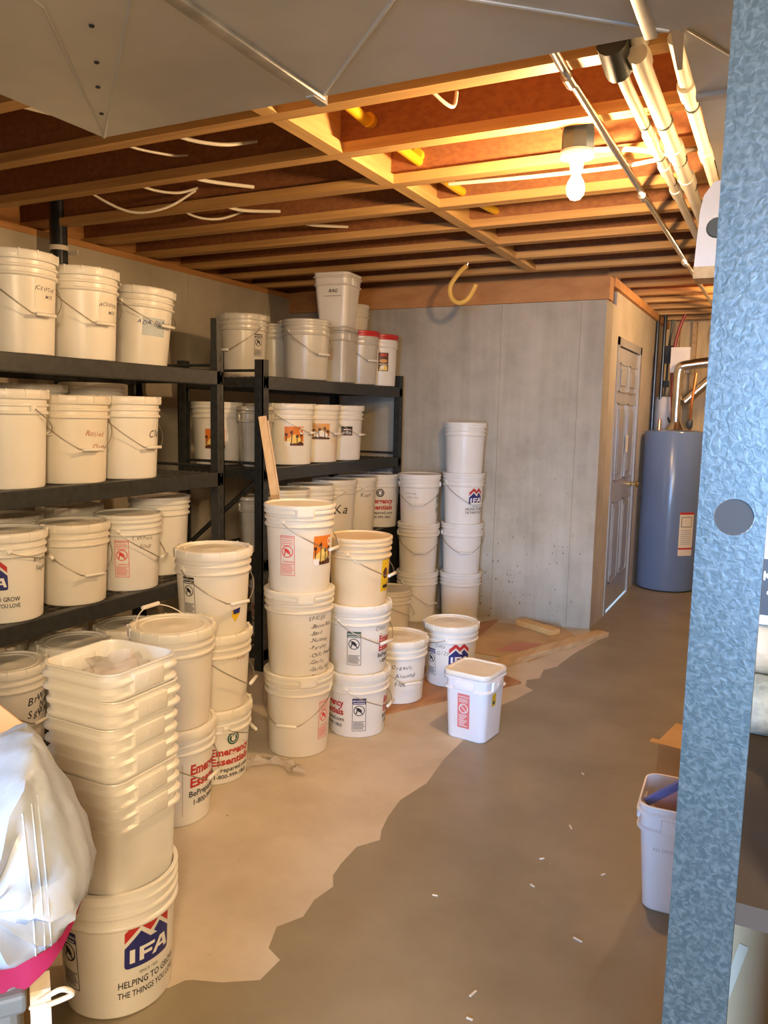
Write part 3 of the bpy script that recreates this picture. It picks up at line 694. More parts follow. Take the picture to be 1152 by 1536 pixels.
# ------------------------------------------------------------------ room shell
bd = [(-3.9, 1.30), (-1.792, 1.304), (-1.684, 1.347), (-1.60, 1.30), (-1.329, 1.448), (-1.31, 1.49), (-1.292, 1.502), (-1.22, 1.53), (-1.137, 1.585), (-1.134, 1.675), (-1.19, 1.70), (-1.223, 1.788), (-1.18, 1.865), (-1.195, 1.95), (-1.178, 2.038), (-1.21, 2.09), (-1.221, 2.164), (-1.225, 2.279),
      (-1.174, 2.357), (-1.20, 2.42), (-1.222, 2.517), (-1.238, 2.655), (-1.204, 2.836), (-1.229, 3.074), (-1.23, 3.275), (-1.231, 3.547), (-1.232, 3.803), (-1.18, 3.95), (-1.136, 4.146), (-1.19, 4.18), (-1.217, 4.29), (-1.16, 4.36), (-1.182, 4.517), (-1.129, 4.621), (-1.11, 4.85), (-1.085, 5.042), (-1.03, 5.30), (-1.139, 5.567)]
from mathutils.geometry import tessellate_polygon
bm = NB()
for poly, mi in ((bd + [(-1.139, 5.8), (-3.9, 5.8)], 0), ([bd[0], (-3.9, -3.2), (1.7, -3.2), (1.7, 8.9), (-1.139, 8.9)] + bd[:0:-1], 1)):
    pv = [Vector((x, y, 0)) for x, y in poly]; vs = [bm.verts.new(p) for p in pv]
    for t3 in tessellate_polygon([pv]):
        f = bm.faces.new([vs[i] for i in t3]); f.material_index = mi
        f.normal_update()
        if f.normal.z < 0: f.normal_flip()
struct('floor', bm, ['dry_floor', 'damp_floor'])
XW = -3.69; YB = 5.567; XS = -1.139; JB = 2.46
bm = NB(); box(bm, XW - .2, XW, -3.2, YB + .2, 0, 2.415)
for y in (2.2, 3.2, 4.3, 5.2): box(bm, XW, XW + .006, y, y + .03, 0, 2.41)
struct('wall_left', bm, 'wall_concrete')
bm = NB(); box(bm, XW, XS, YB, YB + .22, 0, 2.30)
for x in (-1.905, -1.335):      # ridges left by the form boards
    box(bm, x, x + .028, YB - .016, YB, .0, 2.29)
box(bm, -1.905, XS, YB - .004, YB, 0, 2.29)
struct('wall_back', bm, 'pitted_concrete')
bm = NB(); box(bm, XS - .2, XS, YB + .22, 6.02, 0, 2.30); box(bm, XS - .2, XS, 6.02, 7.10, 2.08, 2.30); box(bm, XS - .2, XS, 7.10, 8.7, 0, 2.46); box(bm, XS - .2, XS, 5.9, 7.1, 2.30, 2.46); box(bm, XS - .2, XS - .12, 6.02, 7.1, 0, 2.1)
struct('wall_side', bm, 'wall_concrete')
struct('wall_right', box(NB(), 1.5, 1.7, -3.2, 8.9, 0, 2.76), 'wall_concrete')
bm = NB(); box(bm, XS - .2, 1.7, 8.5, 8.7, 0, 2.76); struct('wall_far', bm, 'insulation')
bm = NB(); box(bm, -3.9, -1.0, -3.4, -3.2, 0, 2.76); box(bm, 1.0, 1.7, -3.4, -3.2, 0, 2.76); box(bm, -1.0, 1.0, -3.4, -3.2, 2.15, 2.76); struct('wall_rear', bm, 'wall_concrete')
struct('ceiling', box(NB(), -3.95, 1.7, -3.4, 8.9, 2.765, 2.79), 'subfloor')
# sill plate and rim board along the left wall, band board over the back wall
bm = NB(); box(bm, XW - .14, XW + .002, -3.2, YB, 2.415, 2.452, bevel=.003); struct('trim_1', bm, 'sill_wood')
bm = NB(); box(bm, XW - .18, XW - .145, -3.2, YB + .2, 2.40, 2.765); struct('trim_2', bm, 'sill_wood')
bm = NB(); box(bm, XW, XS + .02, YB - .03, YB + .10, 2.30, 2.45); box(bm, XW - .2, XS, YB + .13, YB + .17, 2.30, 2.765); struct('trim_3', bm, 'rim_wood')
bm = NB(); box(bm, XS - .03, XS + .03, YB + .1, 8.5, 2.40, 2.46); struct('trim_4', bm, 'rim_wood')
def ijoist(x0, x1, y):
    bm = NB(); w = .031
    box(bm, x0, x1, y - w, y + w, JB, JB + .038, 0); box(bm, x0, x1, y - .006, y + .006, JB + .038, JB + .265, 1); box(bm, x0, x1, y - w, y + w, JB + .265, JB + .303, 0)
    return bm
JY = [2.273 + .4265 * k for k in range(-12, 15)]
for y in JY:
    if y < YB - .1: struct('ceiling_joist', ijoist(XW - .14, 1.5, y), ['joist_flange', 'joist_web'])
    else: struct('ceiling_joist', ijoist(XS - .02 if y > YB + .1 else XW, 1.5, y), ['joist_flange', 'joist_web'])
for a, b in zip(JY, JY[1:]):     # solid blocking between the joists over the bearing line
    if a < 1.3 or b > 5.5: continue
    bm = NB(); x = -1.575 + (.03 if int(a * 10) % 2 else 0)
    box(bm, x - .031, x + .031, a + .031, b - .031, JB, JB + .038, 0); box(bm, x - .006, x + .006, a + .006, b - .006, JB + .038, JB + .265, 1); box(bm, x - .031, x + .031, a + .031, b - .031, JB + .265, JB + .303, 0)
    struct('ceiling_joist', bm, ['block_wood', 'block_wood'])

# ------------------------------------------------------------------ ducts, pipes, cables
DZ = 2.24
D = thing('air_duct', 'wide galvanized air duct crossing under the nearest joists', 'duct', (-.7, .6, DZ))
bm = NB(); box(bm, -1.035, 1.0, -1.9, 1.085, 0, .20)
part('panel', bm, 'galvanized', D, smooth=False)
bm = NB()
def ridge(p, q, r=.0035): tube(bm, [(p[0] + .7, p[1] - .6, -.0005), (q[0] + .7, q[1] - .6, -.0005)], r, 6)
ridge((-1.733, 1.683), (-1.292, 1.113)); ridge((-1.733, 1.683), (-1.05, 1.10)); ridge((-1.05, 1.10), (-1.04, 1.683), .001); ridge((-.256, 1.68), (-1.03, 1.0)); ridge((-1.03, 1.68), (-.3, 1.0)); ridge((-1.292, 1.113), (-.9, -.4))
part('crease', bm, 'galvanized', D)
bm = NB(); box(bm, -.355, -.322, -1.9, 1.085, -.012, .002, bevel=.004); box(bm, -.35, -.327, 1.04, 1.10, -.016, .03); part('seam', bm, 'galv_seam', D)
bm = NB(); box(bm, .40, .425, -1.9, 1.085, -.010, .002, bevel=.004); part('seam', bm, 'galv_seam', D)
for x, y in ((-1.265, 1.203), (-1.383, 1.327), (-1.482, 1.424), (-1.603, 1.55)):
    part('screw', lathe(NB(), [(.0, -.004), (.005, -.003), (.006, .001)], 8, M=Matrix.Translation((x + .7, y - .6, 0))), 'black', D)
D2 = thing('air_duct', 'galvanized branch duct running back beside the white pipes', 'duct', (.0, 3.4, 2.30))
bm = NB(); box(bm, -.255, .30, -1.70, 2.4, 0, .15); part('panel', bm, 'galvanized', D2, smooth=False)
bm = NB(); box(bm, -.258, .302, -1.22, -1.19, -.010, .152); part('seam', bm, 'galv_seam', D2, smooth=False)
bm = NB(); tube(bm, [(-.25, -1.6, -.002), (.2, -.6, -.002)], .003, 6); part('crease', bm, 'galvanized', D2)
bm = NB(); prism(bm, [(-.02, 0), (.03, 0), (.004, .24), (-.006, .24)], 0, .004, M=Matrix.Translation((-.262, 1.70, 2.36)) @ Matrix.Rotation(rad(-25), 4, 'X')); tag(part('metal_strap', bm, 'chrome'), 'bent shiny metal strap at the duct corner by the pipes', 'strap')

c = thing('conduit_pipe', 'straight silver conduit hanging left of the white pipes', 'pipe', (-.603, 3.9, 2.425))
part('pipe', tube(NB(), [(.004, -1.95, .012), (0, -1.7, .008), (0, 3.9, .018)], .0135, 12), 'chrome', c)
for y in (-1.62, -.35, 1.2): part('coupling', tube(NB(), [(0, y - .03, 0), (0, y + .03, 0)], .0175, 12), 'chrome', c)
def pvc(label, x, pts, r, coup, bands, fitting=None):
    t = thing('plastic_pipe', label, 'pipe', (x, 3.0, 2.43))
    part('pipe', tube(NB(), [(a, b - 3.0, z - 2.43) for a, b, z in pts], r, 14), 'pvc', t)
    for y in coup:
        part('coupling', tube(NB(), [(0, y - 3.05, 0), (0, y - 3.048, 0), (0, y - 3.01, 0), (0, y - 2.99, 0), (0, y - 2.952, 0), (0, y - 2.95, 0)], [r + .001, r + .006, r + .006, r + .006, r + .006, r + .001], 14), 'pvc', t)
    for y in bands: part('hanger_band', tube(NB(), [(0, y - 3.006, 0), (0, y - 2.994, 0)], r + .003, 14), 'dark_fitting', t)
    if fitting: part('fitting', tube(NB(), [(0, fitting - 3.09, .03), (0, fitting - 3.08, .03), (0, fitting - 2.97, 0), (0, fitting - 2.95, 0)], [.02, .04, .036, .02], 14), 'dark_fitting', t)
    return t
pvc('thin white pipe with dark fitting, next to the silver conduit', -.47, [(0, 2.2, 2.44), (0, 2.4, 2.43), (0, 5.6, 2.42)], .017, (2.86, 3.22, 3.55), (2.72, 3.06, 3.40), 2.26)
pvc('thick white pipe bending down from above, middle of the three', -.412, spline([(0, 2.14, 2.60), (0, 2.19, 2.50), (0, 2.32, 2.45), (0, 2.5, 2.43), (0, 5.6, 2.42)], 6), .025, (3.02, 3.40), (2.72, 3.13, 3.5))
pvc('white pipe hugging the branch duct, outermost of the three', -.318, [(0, 2.2, 2.45), (0, 2.5, 2.43), (0, 4.2, 2.42)], .019, (2.5, 3.1), (2.62,))
g = thing('gas_pipe', 'yellow gas pipe threaded through the joist webs', 'pipe', (-1.44, 3.1, 2.575))
part('pipe', tube(NB(), spline([(0, -1.6, .02), (0, -.8, .0), (-.01, -.2, -.02), (.03, .5, -.05), (.05, 1.2, -.02)], 8), .020, 12), 'yellow_pipe', g)
for y in (2.700, 3.126): part('sleeve', tube(NB(), [(0, y - 3.1 - .03, -.01), (0, y - 3.1 + .03, -.01)], .026, 12), 'yellow_pipe', g)
hk = [(-1.86, 4.83, 2.50), (-1.873, 4.83, 2.445), (-1.93, 4.83, 2.40), (-1.985, 4.83, 2.32), (-1.975, 4.83, 2.25), (-1.925, 4.83, 2.215), (-1.865, 4.83, 2.235), (-1.825, 4.83, 2.295), (-1.812, 4.83, 2.325)]
o = thing('utility_hook', 'yellow-coated utility hook hanging from the joists near the back wall', 'hook', hk[0])
part('hook', tube(NB(), [Vector(p) - Vector(hk[0]) for p in spline(hk[1:], 8)], .015, 10), 'yellow_hose', o)
part('screw_end', tube(NB(), [(0, 0, 0), Vector(hk[1]) - Vector(hk[0])], .006, 8), 'chrome', o)
o = thing('drain_pipe', 'black vertical drain pipe against the left wall above the buckets', 'pipe', (-3.56, 3.12, 1.2))
part('pipe', tube(NB(), [(0, 0, 0), (0, 0, 1.555)], .045, 18), 'black_pipe', o); part('band', tube(NB(), [(0, 0, 1.135), (0, 0, 1.16)], .048, 18), 'cable', o)
part('strap', box(NB(), -.13, .10, .035, .04, 1.115, 1.14), 'cable', o)
def cable(label, pts, r=.006, n=6):
    c0 = Vector(pts[0]); o = part('electrical_cable', tube(NB(), [p - c0 for p in spline(pts, n)], r, 8), 'cable', None, loc=c0); return tag(o, label, 'cable')
cable('white cable sagging in a loop under the joists near the black drain pipe', [(-3.05, 2.72, 2.60), (-2.98, 2.80, 2.50), (-2.86, 2.93, 2.43), (-2.72, 3.02, 2.455), (-2.62, 3.12, 2.55)])
cable('white cable running beside the sagging loop under the third joist', [(-2.72, 2.72, 2.53), (-2.68, 2.86, 2.50), (-2.63, 3.0, 2.51), (-2.61, 3.12, 2.56)])
cable('short white cable between joists right of the sagging loop', [(-2.42, 2.71, 2.52), (-2.36, 2.85, 2.50), (-2.28, 3.12, 2.53)], .008)
cable('white cable end poking through the fourth joist web', [(-2.55, 3.15, 2.51), (-2.50, 3.3, 2.49), (-2.42, 3.54, 2.53)], .008)
cable('curly white cable left of the fourth-joist cable end', [(-2.82, 3.15, 2.53), (-2.74, 3.25, 2.47), (-2.66, 3.36, 2.475), (-2.62, 3.52, 2.55)], .006)
cable('short white cable below the fifth joist', [(-2.38, 3.57, 2.50), (-2.33, 3.7, 2.49), (-2.26, 3.97, 2.53)], .008)
cable('pair cable hanging in the bay nearest the duct corner', [(-2.20, 2.29, 2.60), (-2.12, 2.40, 2.52), (-2.02, 2.55, 2.515), (-1.95, 2.69, 2.56)], .007)
cable('lone cable left of the duct corner with a white end', [(-2.58, 1.86, 2.56), (-2.46, 1.95, 2.53), (-2.36, 2.10, 2.52), (-2.30, 2.26, 2.54)], .006)
cable('thin cable stub under the second joist left of the drain', [(-2.45, 2.29, 2.60), (-2.40, 2.42, 2.53), (-2.33, 2.60, 2.53), (-2.30, 2.69, 2.55)], .005)
cable('white cables drooping in the bay right of the gas pipe', [(-1.16, 2.29, 2.62), (-1.10, 2.42, 2.54), (-1.05, 2.52, 2.50), (-1.05, 2.56, 2.56)], .006)
cable('long white cable passing behind the light bulb to the pipes', [(-1.35, 3.24, 2.475), (-.9, 3.20, 2.452), (-.5, 3.16, 2.448), (-.2, 3.1, 2.50)], .008)
cable('pale cable bowing down behind the conduit', [(-.72, 3.02, 2.47), (-.55, 2.98, 2.44), (-.42, 3.05, 2.43), (-.33, 3.2, 2.50)], .009)
# lamp
L_ = thing('ceiling_light', 'lit bare bulb in a white porcelain holder under the joists', 'light', (-.70, 2.80, JB))
part('junction_box', lathe(NB(), [(0, .02), (.052, .02), (.055, -.005), (.055, -.062), (0, -.062)], 8), 'blue_box', L_, smooth=False)
part('lamp_holder', lathe(NB(), [(.0, -.062), (.058, -.062), (.060, -.070), (.055, -.082), (.030, -.086), (.023, -.10), (.021, -.128), (0, -.128)], 28), 'porcelain', L_)
part('bulb', lathe(NB(), [(.013, -.128), (.015, -.142), (.027, -.163), (.031, -.182), (.028, -.202), (.016, -.217), (0, -.221)], 20), 'bulb', L_)
part('pull_wire', tube(NB(), spline([(-.05, -.02, .01), (-.07, -.06, .06), (-.1, -.1, .10)], 5), .003, 6), 'cable', L_)
# pale panel on a wood block by the post
o = thing('wall_panel', 'pale rounded panel fixed on a wood block beside the pipes, up by the post', 'panel', (-.235, 2.62, 1.955))
pts = [(-.045, 0), (.2, 0), (.2, .25), (.03, .25), (-.005, .24), (-.03, .205), (-.038, .16)]
part('panel', prism(NB(), pts, 0, .03, M=Matrix.Rotation(PI / 2, 4, 'X')), 'panel_white', o, smooth=False)
part('wood_block', box(NB(), -.045, .2, -.035, .08, -.034, 0), 'lumber', o, smooth=False); part('port', lathe(NB(), [(0, .004), (.026, .004), (.03, 0)], 16, M=Matrix.Translation((.012, -.03, .11)) @ Matrix.Rotation(PI / 2, 4, 'X')), 'dark_fitting', o)
part('hanger', box(NB(), .06, .09, .0, .03, .20, .80), 'lumber', o, smooth=False)

# ------------------------------------------------------------------ door, heater and the service corner
d = link('door_1', None); d.location = (XS - .02, 6.56, 0); d['kind'] = 'structure'
bm = NB(); box(bm, -.03, .012, -.46, .46, .012, 2.03); ys = ((-.36, -.05), (.05, .36))
for a, b in ys:
    for z0, z1 in ((.22, .86), (1.02, 1.62), (1.70, 1.92)):
        for (p, q, r, s) in ((a, b, z0, z0 + .012), (a, b, z1 - .012, z1), (a, a + .012, z0, z1), (b - .012, b, z0, z1)): box(bm, .012, .019, p, q, r, s)
        box(bm, .012, .020, a + .05, b - .05, z0 + .05, z1 - .05, bevel=.006)
part('leaf', bm, 'door_paint', d, smooth=False)
bm = NB(); box(bm, -.05, .026, -.53, -.465, 0, 2.10); box(bm, -.05, .026, .465, .53, 0, 2.10); box(bm, -.05, .026, -.53, .53, 2.04, 2.10); part('frame', bm, 'door_paint', d, smooth=False)
for z in (.22, 1.02, 1.80): part('hinge', box(NB(), .010, .024, -.468, -.44, z, z + .11), 'hinge', d, smooth=False)
k = part('knob', lathe(NB(), [(.026, 0), (.026, .006), (.010, .010), (.010, .04), (.024, .046), (.028, .06), (.020, .07), (0, .072)], 16, M=Matrix.Translation((.012, .39, .95)) @ Matrix.Rotation(PI / 2, 4, 'Y')), 'brass', d)
part('notice', Print().rect(-.05, .05, -.07, .07, 'paper').rect(-.04, .04, -.005, .02, 'ink_red', 1).bm2d(0), ['paper', 'ink_red'], d, loc=(.0225, .06, 1.30), rot=(PI / 2, 0, PI / 2), smooth=False)
HX, HY = -.865, 7.40
W = thing('water_heater', 'blue-grey water heater tank standing beyond the door', 'water heater', (HX, HY, 0))
part('tank', lathe(NB(), [(0, .012), (.245, .012), (.252, .03), (.252, 1.385), (.246, 1.398), (.19, 1.41), (0, 1.415)], 56), 'heater_paint', W)
part('base_ring', lathe(NB(), [(0, 0), (.236, 0), (.238, .013), (0, .013)], 40), 'black', W)
P = Print(); P.rect(-.07, .07, -.19, .19, 'paper').rect(-.07, .07, .17, .19, 'ink_red', 1).rect(-.055, .05, .06, .15, 'ink_black', 1).rect(-.05, .045, .065, .145, 'paper', 2).rect(-.07, .07, -.135, -.12, 'ink_red', 1)
for k in range(8): P.rect(-.055, .05, .03 - .017 * k, .036 - .017 * k, 'ink_grey', 1)
P.wrapped('label', W, math.degrees(math.atan2(-HY, -HX)) + 36, .52, lambda z: .252)
part('nipple', tube(NB(), [(-.12, -.1, 1.40), (-.12, -.1, 1.50)], .014, 10), 'copper', W); part('valve', lumpy(NB(), .13, -.10, 1.47, .03, .03, .05, 6, .2, 2), 'dark_fitting', W); part('nipple', tube(NB(), spline([(.13, -.1, 1.4), (.13, -.1, 1.6), (.15, -.05, 1.9)], 5), .011, 8), 'copper', W)
v = thing('vent_pipe', 'shiny metal vent rising from the top of the water heater', 'pipe', (HX - .0, HY + .02, 1.4155))
part('riser', tube(NB(), [(0, 0, 0), (0, 0, .45)], .042, 18), 'chrome', v); part('hood', lathe(NB(), [(.085, .0), (.06, .035), (.043, .07)], 18), 'chrome', v)
part('elbow', tube(NB(), spline([(0, 0, .45), (.01, 0, .52), (.07, 0, .56), (.6, .05, .62)], 6), .046, 18), 'chrome', v); part('branch', tube(NB(), [(.06, .02, .24), (.38, .04, .56)], .045, 16), 'chrome', v)
part('cap_box', box(NB(), -.085, .075, .06, .2, .50, .72), 'panel_white', v, smooth=False)
e = thing('expansion_tank', 'pale grey cylinder mounted behind the water heater by the red hose', 'tank', (-1.03, 7.88, 1.38))
part('tank', lathe(NB(), [(0, 0), (.07, .0), (.085, .03), (.085, .30), (.07, .33), (0, .34)], 24), 'panel_white', e); part('bracket', box(NB(), -.03, .03, -.02, .55, .10, .14), 'dark_fitting', e, smooth=False)
h_ = thing('red_hose', 'dark red water hose rising behind the heater', 'hose', (-.93, 7.72, 1.35))
part('hose', tube(NB(), spline([(0, 0, -1.348), (0, 0, -.7), (0, 0, 0), (-.02, .02, .4), (-.035, .03, .7), (.0, .03, .95), (.05, .02, 1.10)], 8), .013, 10), 'pex_red', h_)
for i, (x, lb) in enumerate(((-1.118, 'black vertical pipe closest to the door wall'), (-1.06, 'black vertical pipe second from the door wall'))):
    o = part('service_pipe', tube(NB(), [(0, 0, 0), (0, 0, 2.46)], .016, 10), 'black_pipe', None, loc=(x, 7.78 + .04 * i, 0)); tag(o, lb, 'pipe')
o = thing('control_cable', 'dark cable with a black control box dropping to the heater', 'cable', (-1.0, 7.86, 2.42))
part('cable', tube(NB(), spline([(0, 0, .0), (-.02, 0, -.3), (-.02, -.02, -.55), (-.03, -.02, -.75), (.03, -.05, -.93), (.1, -.1, -.97), (.14, -.2, -.90)], 8), .011, 8), 'dark_fitting', o)
part('control_box', box(NB(), -.055, .025, -.04, .02, -.40, -.24), 'black', o, smooth=False); part('clip', box(NB(), -.05, .0, -.03, .01, -.62, -.56), 'black', o, smooth=False)
for i, x in enumerate((-1.0, -.84, -.45, -.05)):
    o = part('wall_stud', box(NB(), -.02, .02, -.09, 0, 0, 2.46), 'lumber', None, loc=(x - .02, 8.5, 0), smooth=False); o['kind'] = 'structure'
bm = NB(); tube(bm, [(.12 * math.cos(t), 0, .14 * math.sin(t)) for t in [PI * .45 + PI * 1.1 * k / 16 for k in range(17)]], .008, 8); tag(part('blue_hose', bm, 'blue_loop', None, loc=(-.55, 8.244, 2.33)), 'blue hose loop near the ceiling beyond the heater', 'hose')
o = thing('ceiling_light', 'second bare bulb over the heater corner, beyond the post', 'light', (-.12, 6.35, JB))
part('lamp_holder', lathe(NB(), [(0, 0), (.058, 0), (.058, -.02), (.023, -.04), (.021, -.07), (0, -.07)], 20), 'porcelain', o)
m2 = MATS['bulb'].copy(); m2.name = 'bulb_far'; MATS['bulb_far'] = m2; m2.node_tree.nodes['Principled BSDF'].inputs['Emission Strength'].default_value = 750
part('bulb', lathe(NB(), [(.013, -.07), (.015, -.085), (.027, -.105), (.031, -.125), (.028, -.145), (.016, -.16), (0, -.164)], 16), 'bulb_far', o)

# ------------------------------------------------------------------ boards, scraps and litter on the floor
A = Vector((-1.70, 3.385)); e1 = Vector((.50, .866)); e2 = Vector((-.866, .50))
def quad(o, a, b): return [tuple(o), tuple(o + e1 * a), tuple(o + e1 * a + e2 * b), tuple(o + e2 * b)]
tag(part('plywood_board', prism(NB(), quad(A, .95, .50), .0005, .0135), 'plywood', smooth=False), 'brown plywood board on the floor under the organic and logo buckets', 'board')
tag(part('cardboard_sheet', prism(NB(), [(-1.72, 4.62), (-1.30, 4.62), (-1.10, 5.22), (-1.30, 5.50), (-1.78, 5.40)], .0005, .006), 'cardboard', smooth=False), 'flattened brown cardboard on the floor before the concrete wall', 'cardboard')
o = [x for x in bpy.data.objects if x.name == 'cardboard_sheet'][0]
P = Print(); P.poly([(-1.56, 4.72), (-1.38, 4.78), (-1.33, 5.03), (-1.50, 4.98)], 'ink_rust'); pr = P.flatten('red_print', o, Matrix.Translation((0, 0, .0062)))
tag(part('hardboard_sheet', prism(NB(), [(-2.05, 4.60), (-1.80, 4.55), (-1.72, 5.2), (-1.80, 5.50), (-1.95, 5.21)], .0005, .0055), 'plywood', smooth=False), 'dark hardboard sheet beside the cardboard, before the four-high stack', 'board')
p0, p1 = Vector((-1.45, 4.42)), Vector((-1.02, 5.46)); dd = (p1 - p0); 
M = Matrix.Translation((p0.x, p0.y, .0005)) @ Matrix.Rotation(math.atan2(dd.y, dd.x), 4, 'Z')
tag(part('lumber_board', box(NB(), 0, dd.length, -.045, .045, 0, .036, M=M, bevel=.004), 'lumber', smooth=False), 'long lumber board lying towards the wall corner along the damp edge', 'lumber')
M = Matrix.Translation((-1.46, 5.36, .0065)) @ Matrix.Rotation(rad(-28), 4, 'Z')
tag(part('wood_block', box(NB(), -.17, .17, -.045, .045, 0, .04, M=M, bevel=.003), 'block_wood', smooth=False), 'short orange wood block against the foot of the concrete wall', 'block')
bm = NB(); P0 = Vector((-2.15, 3.41, .0)); P1 = Vector((-2.575, 3.605, 1.47)); zax = (P1 - P0).normalized(); xax = Vector((.8, .6, 0)); yax = zax.cross(xax).normalized(); xax = yax.cross(zax)
M = Matrix((( xax.x, yax.x, zax.x, P0.x), (xax.y, yax.y, zax.y, P0.y), (xax.z, yax.z, zax.z, P0.z), (0, 0, 0, 1)))
st_ = thing('wood_stick', 'pale wood stick leaning on the far rack behind the spice stack', 'stick', P0)
bm = NB(); box(bm, -.022, .022, -.012, .012, 0, (P1 - P0).length, M=Matrix.Translation(-P0) @ M); box(bm, .022, .030, -.02, .012, .2, (P1 - P0).length - .03, M=Matrix.Translation(-P0) @ M); part('stick', bm, 'pale_lumber', st_, smooth=False)
part('tape_band', box(NB(), -.023, .024, -.013, .013, 1.02, 1.10, M=Matrix.Translation(-P0) @ M), 'cardboard', st_, smooth=False)
bm = NB(); r = random.Random(4); n = 16; rows = []
for i in range(n + 1):
    t = i / n; cx = -.10 + .22 * t; cy = .02 * math.sin(t * 9) ; row = []
    for j in range(7):
        u = j / 6 - .5; a = PI * (t * 1.05) 
        rr = .105 + .07 * u + .01 * r.uniform(-1, 1)
        row.append(bm.verts.new((-rr * math.cos(a) * 1.15, rr * math.sin(a) * .8, .004 + .028 * (1 - abs(u) * 2) * (.6 + .4 * math.sin(i * 2.1 + j)) + r.uniform(0, .008))))
    rows.append(row)
for R1, R2 in zip(rows, rows[1:]):
    for j in range(6): bm.faces.new([R1[j], R1[j + 1], R2[j + 1], R2[j]])
bmesh.ops.solidify(bm, geom=bm.faces[:], thickness=.002)
tag(part('plastic_wrap', bm, 'glass_plastic', None, loc=(-1.83, 2.60, .002), rot=(0, 0, rad(20)), angle=60), 'crumpled clear plastic wrap on the floor before the spice stack', 'plastic wrap')
chips = [(-.60, 1.72, 'pale chip on the damp floor closest to the post'), (-.62, 1.80, 'pale curled chip just beyond the closest one'), (-.62, 2.35, 'white speck of grain midway along the damp aisle'), (-.63, 2.52, 'pale chip beyond the grain speck'), (-.60, 2.78, 'flat pale flake far along the aisle'), (-.87, 2.15, 'tiny white grain near the dry edge'), (-.95, 1.40, 'white grain lowest in the aisle'), (-.42, 2.15, 'pale sliver beside the white square bucket'), (-.43, 2.52, 'pale sliver farther off beside the white square bucket'), (-.66, 3.24, 'pale flake behind the lone square bucket line'), (-1.2, 3.55, 'white paint flake beside the lone square bucket')]
for i, (x, y, lb) in enumerate(chips):
    tag(part('wood_chip', box(NB(), -.004 - .004 * (i % 3), .006 + .007 * ((i + 1) % 3), -.003, .003, .0005, .004, M=Matrix.Rotation(i * 1.3, 4, 'Z'), bevel=.001), 'debris', None, loc=(x, y, 0), smooth=False), lb, 'chip')

# ------------------------------------------------------------------ foreground: bag, bin, post and shelf goods
az = math.atan2(.77188, -.97296); n2 = Vector((math.cos(az), math.sin(az), 0)); rt = Vector((n2.y, -n2.x, 0)); c0 = Vector((-.973, .772, 0))
ol = [(-.34, .96), (-.20, .975), (-.10, .97), (-.067, .975), (-.04, .996), (-.015, 1.008), (.005, 1.011), (.021, .989), (.036, .957), (.057, .916), (.077, .863), (.088, .818), (.083, .795), (.072, .780), (.060, .756), (.044, .740), (.004, .728), (-.029, .722), (-.079, .716), (-.2, .71), (-.34, .71)]
bm = NB(); NZ = 11; rg = random.Random(11); C = Vector((-.14, .83))
rows = []
for k in range(NZ + 1):
    t = k / NZ; dep = -.12 + .30 * t; sh = math.sin(PI * (.06 + .88 * t)) ** .45; row = []
    for i, (s, z) in enumerate(ol):
        f = .62 + .38 * sh; crum = 1 + .05 * math.sin(i * 1.9 + k * 2.3) * (1 - sh * .6)
        p = C + (Vector((s, z)) - C) * f * crum
        row.append(bm.verts.new(c0 + rt * p.x + n2 * (dep + .010 * math.sin(i * 2.7 + k)) + Vector((0, 0, p.y))))
    rows.append(row)
m_ = len(ol)
for R1, R2 in zip(rows, rows[1:]):
    for i in range(m_): bm.faces.new([R1[i], R1[(i + 1) % m_], R2[(i + 1) % m_], R2[i]])
# front and back panels as crumpled fans
for R1, d0 in ((rows[0], -1), (rows[-1], 1)):
    ctr = sum((v.co for v in R1), Vector()) / m_
    inner = [bm.verts.new(ctr + (v.co - ctr) * .72 + n2 * d0 * (.022 + .018 * math.sin(i * 2.4))) for i, v in enumerate(R1)]
    inner2 = [bm.verts.new(ctr + (v.co - ctr) * .38 + n2 * d0 * (.032 + .020 * math.sin(i * 3.1 + 1))) for i, v in enumerate(R1)]
    cv = bm.verts.new(ctr + n2 * d0 * .03)
    for i in range(m_):
        j = (i + 1) % m_; bm.faces.new([R1[i], R1[j], inner[j], inner[i]]); bm.faces.new([inner[i], inner[j], inner2[j], inner2[i]]); bm.faces.new([inner2[i], inner2[j], cv])
bmesh.ops.recalc_face_normals(bm, faces=bm.faces[:])
bmesh.ops.subdivide_edges(bm, edges=bm.edges[:], cuts=1, use_grid_fill=True, smooth=.3)
bm.transform(Matrix.Translation(-c0 - Vector((0, 0, .018))))
bag = thing('fabric_bag', 'white cloth bag with pink hem slumped on the grey bin in the foreground', 'bag', c0)
part('cloth', bm, 'bag_cloth', bag, angle=50)
def pt(s, z, d=-.15): return rt * s + n2 * d + Vector((0, 0, z))
from mathutils.bvhtree import BVHTree
cloth = bag.children[0].data
bv = BVHTree.FromPolygons([v.co for v in cloth.vertices], [tuple(p.vertices) for p in cloth.polygons])
def snap(sv, z, off=.001):
    h = bv.ray_cast(rt * sv + n2 * -1.0 + Vector((0, 0, z)), n2)[0]
    return (h if h is not None else rt * sv + n2 * -.12 + Vector((0, 0, z))) - n2 * off
for s0 in (-.014, -.002, .006):
    pts3 = [snap(s0 + .012 * math.sin((.97 - z) * 7), z, .0012) for z in [.950 - .225 * k / 16 for k in range(17)]]
    part('seam', tube(NB(), spline(pts3, 3), .0013, 6), 'bag_cloth', bag)
bm = NB(); vv = []
